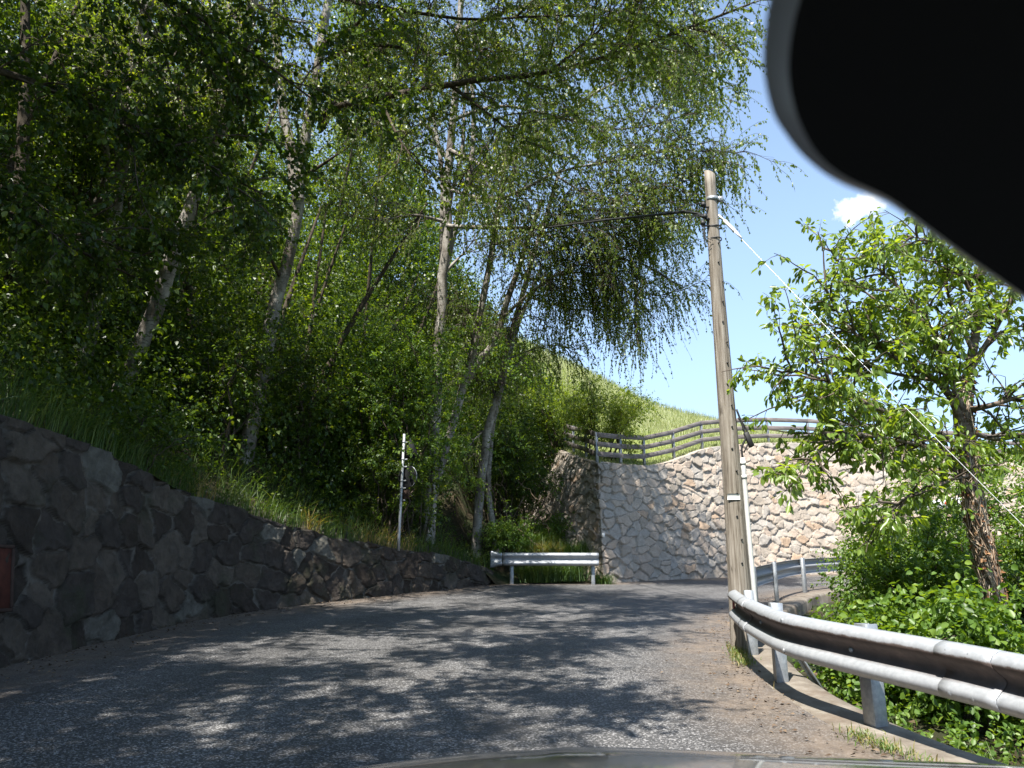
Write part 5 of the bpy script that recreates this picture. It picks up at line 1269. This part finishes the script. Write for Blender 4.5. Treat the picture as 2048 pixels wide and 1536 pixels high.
# ------------------------------------------------------------------ light, sky, camera
SUN_EL, SUN_AZ = math.radians(60), math.atan2(-.46, -.89)      # azimuth as atan2(x, y): left and behind the camera
sd = Vector((math.sin(SUN_AZ) * math.cos(SUN_EL), math.cos(SUN_AZ) * math.cos(SUN_EL), math.sin(SUN_EL)))
li = bpy.data.lights.new('sun', 'SUN'); li.energy = 5.0; li.angle = math.radians(.53); li.color = (1.0, .955, .88)
so = bpy.data.objects.new('sun', li); COL.objects.link(so); so.rotation_euler = sd.to_track_quat('Z', 'Y').to_euler()
w = bpy.data.worlds.new('World'); sc.world = w; w.use_nodes = True; t = w.node_tree
bg = t.nodes['Background']; sky = t.nodes.new('ShaderNodeTexSky'); sky.sky_type = 'NISHITA'; sky.sun_disc = False
sky.sun_elevation = SUN_EL; sky.sun_rotation = SUN_AZ % (2 * PI); sky.altitude = 900; sky.air_density = 1.0; sky.dust_density = .8; sky.ozone_density = 1.2
# one small fair-weather cloud low over the valley
# thin summer haze makes the blue paler, most of all low down
tc = t.nodes.new('ShaderNodeTexCoord'); sx = t.nodes.new('ShaderNodeSeparateXYZ'); t.links.new(tc.outputs['Generated'], sx.inputs[0])
hz = t.nodes.new('ShaderNodeMapRange'); hz.interpolation_type = 'SMOOTHSTEP'; hz.inputs['From Min'].default_value = .0; hz.inputs['From Max'].default_value = .95; hz.inputs['To Min'].default_value = .62; hz.inputs['To Max'].default_value = .08; t.links.new(sx.outputs['Z'], hz.inputs['Value'])
pale = t.nodes.new('ShaderNodeMix'); pale.data_type = 'RGBA'; t.links.new(hz.outputs[0], pale.inputs[0]); t.links.new(sky.outputs[0], pale.inputs[6]); pale.inputs[7].default_value = (3.95, 5.65, 8.3, 1)
cd = nrm(at(1717, 413, 50) - CAM)
sub = t.nodes.new('ShaderNodeVectorMath'); sub.operation = 'SUBTRACT'; sub.inputs[1].default_value = tuple(cd); t.links.new(tc.outputs['Generated'], sub.inputs[0])
mp = t.nodes.new('ShaderNodeMapping'); mp.inputs['Rotation'].default_value = (0, math.radians(28), 0); mp.inputs['Scale'].default_value = (44, 52, 62); t.links.new(sub.outputs[0], mp.inputs[0])
ln = t.nodes.new('ShaderNodeVectorMath'); ln.operation = 'LENGTH'; t.links.new(mp.outputs[0], ln.inputs[0])
nz = t.nodes.new('ShaderNodeTexNoise'); nz.inputs['Scale'].default_value = 55; nz.inputs['Detail'].default_value = 6; nz.inputs['Roughness'].default_value = .62; t.links.new(tc.outputs['Generated'], nz.inputs['Vector'])
mm = t.nodes.new('ShaderNodeMath'); mm.operation = 'MULTIPLY_ADD'; mm.inputs[1].default_value = 3.0; mm.inputs[2].default_value = -1.5; t.links.new(nz.outputs['Fac'], mm.inputs[0])
ad = t.nodes.new('ShaderNodeMath'); ad.operation = 'ADD'; t.links.new(ln.outputs['Value'], ad.inputs[0]); t.links.new(mm.outputs[0], ad.inputs[1])
mr = t.nodes.new('ShaderNodeMapRange'); mr.inputs['From Min'].default_value = 1.25; mr.inputs['From Max'].default_value = .55; t.links.new(ad.outputs[0], mr.inputs['Value'])
mx = t.nodes.new('ShaderNodeMix'); mx.data_type = 'RGBA'; t.links.new(mr.outputs[0], mx.inputs[0]); t.links.new(pale.outputs[2], mx.inputs[6]); mx.inputs[7].default_value = (6.6, 6.8, 7.0, 1)
t.links.new(mx.outputs[2], bg.inputs[0]); bg.inputs[1].default_value = .088

cam = bpy.data.cameras.new('camera'); co = bpy.data.objects.new('camera', cam); COL.objects.link(co); sc.camera = co
co.location = tuple(CAM); co.rotation_euler = (PI / 2 + PITCH, 0, 0)
cam.sensor_width = 36; cam.lens = 36 * F / 2048; cam.clip_start = .02; cam.clip_end = 3000
cam.dof.use_dof = True; cam.dof.focus_distance = 14; cam.dof.aperture_fstop = cam.lens / 3.0

sc.view_settings.view_transform = 'Standard'; sc.view_settings.look = 'None'; sc.view_settings.exposure = 1.35; sc.view_settings.gamma = 1
cy = sc.cycles
cy.max_bounces = 7; cy.diffuse_bounces = 4; cy.glossy_bounces = 3; cy.transmission_bounces = 5; cy.transparent_max_bounces = 8
cy.caustics_reflective = False; cy.caustics_refractive = False; cy.sample_clamp_indirect = 6; cy.use_denoising = True
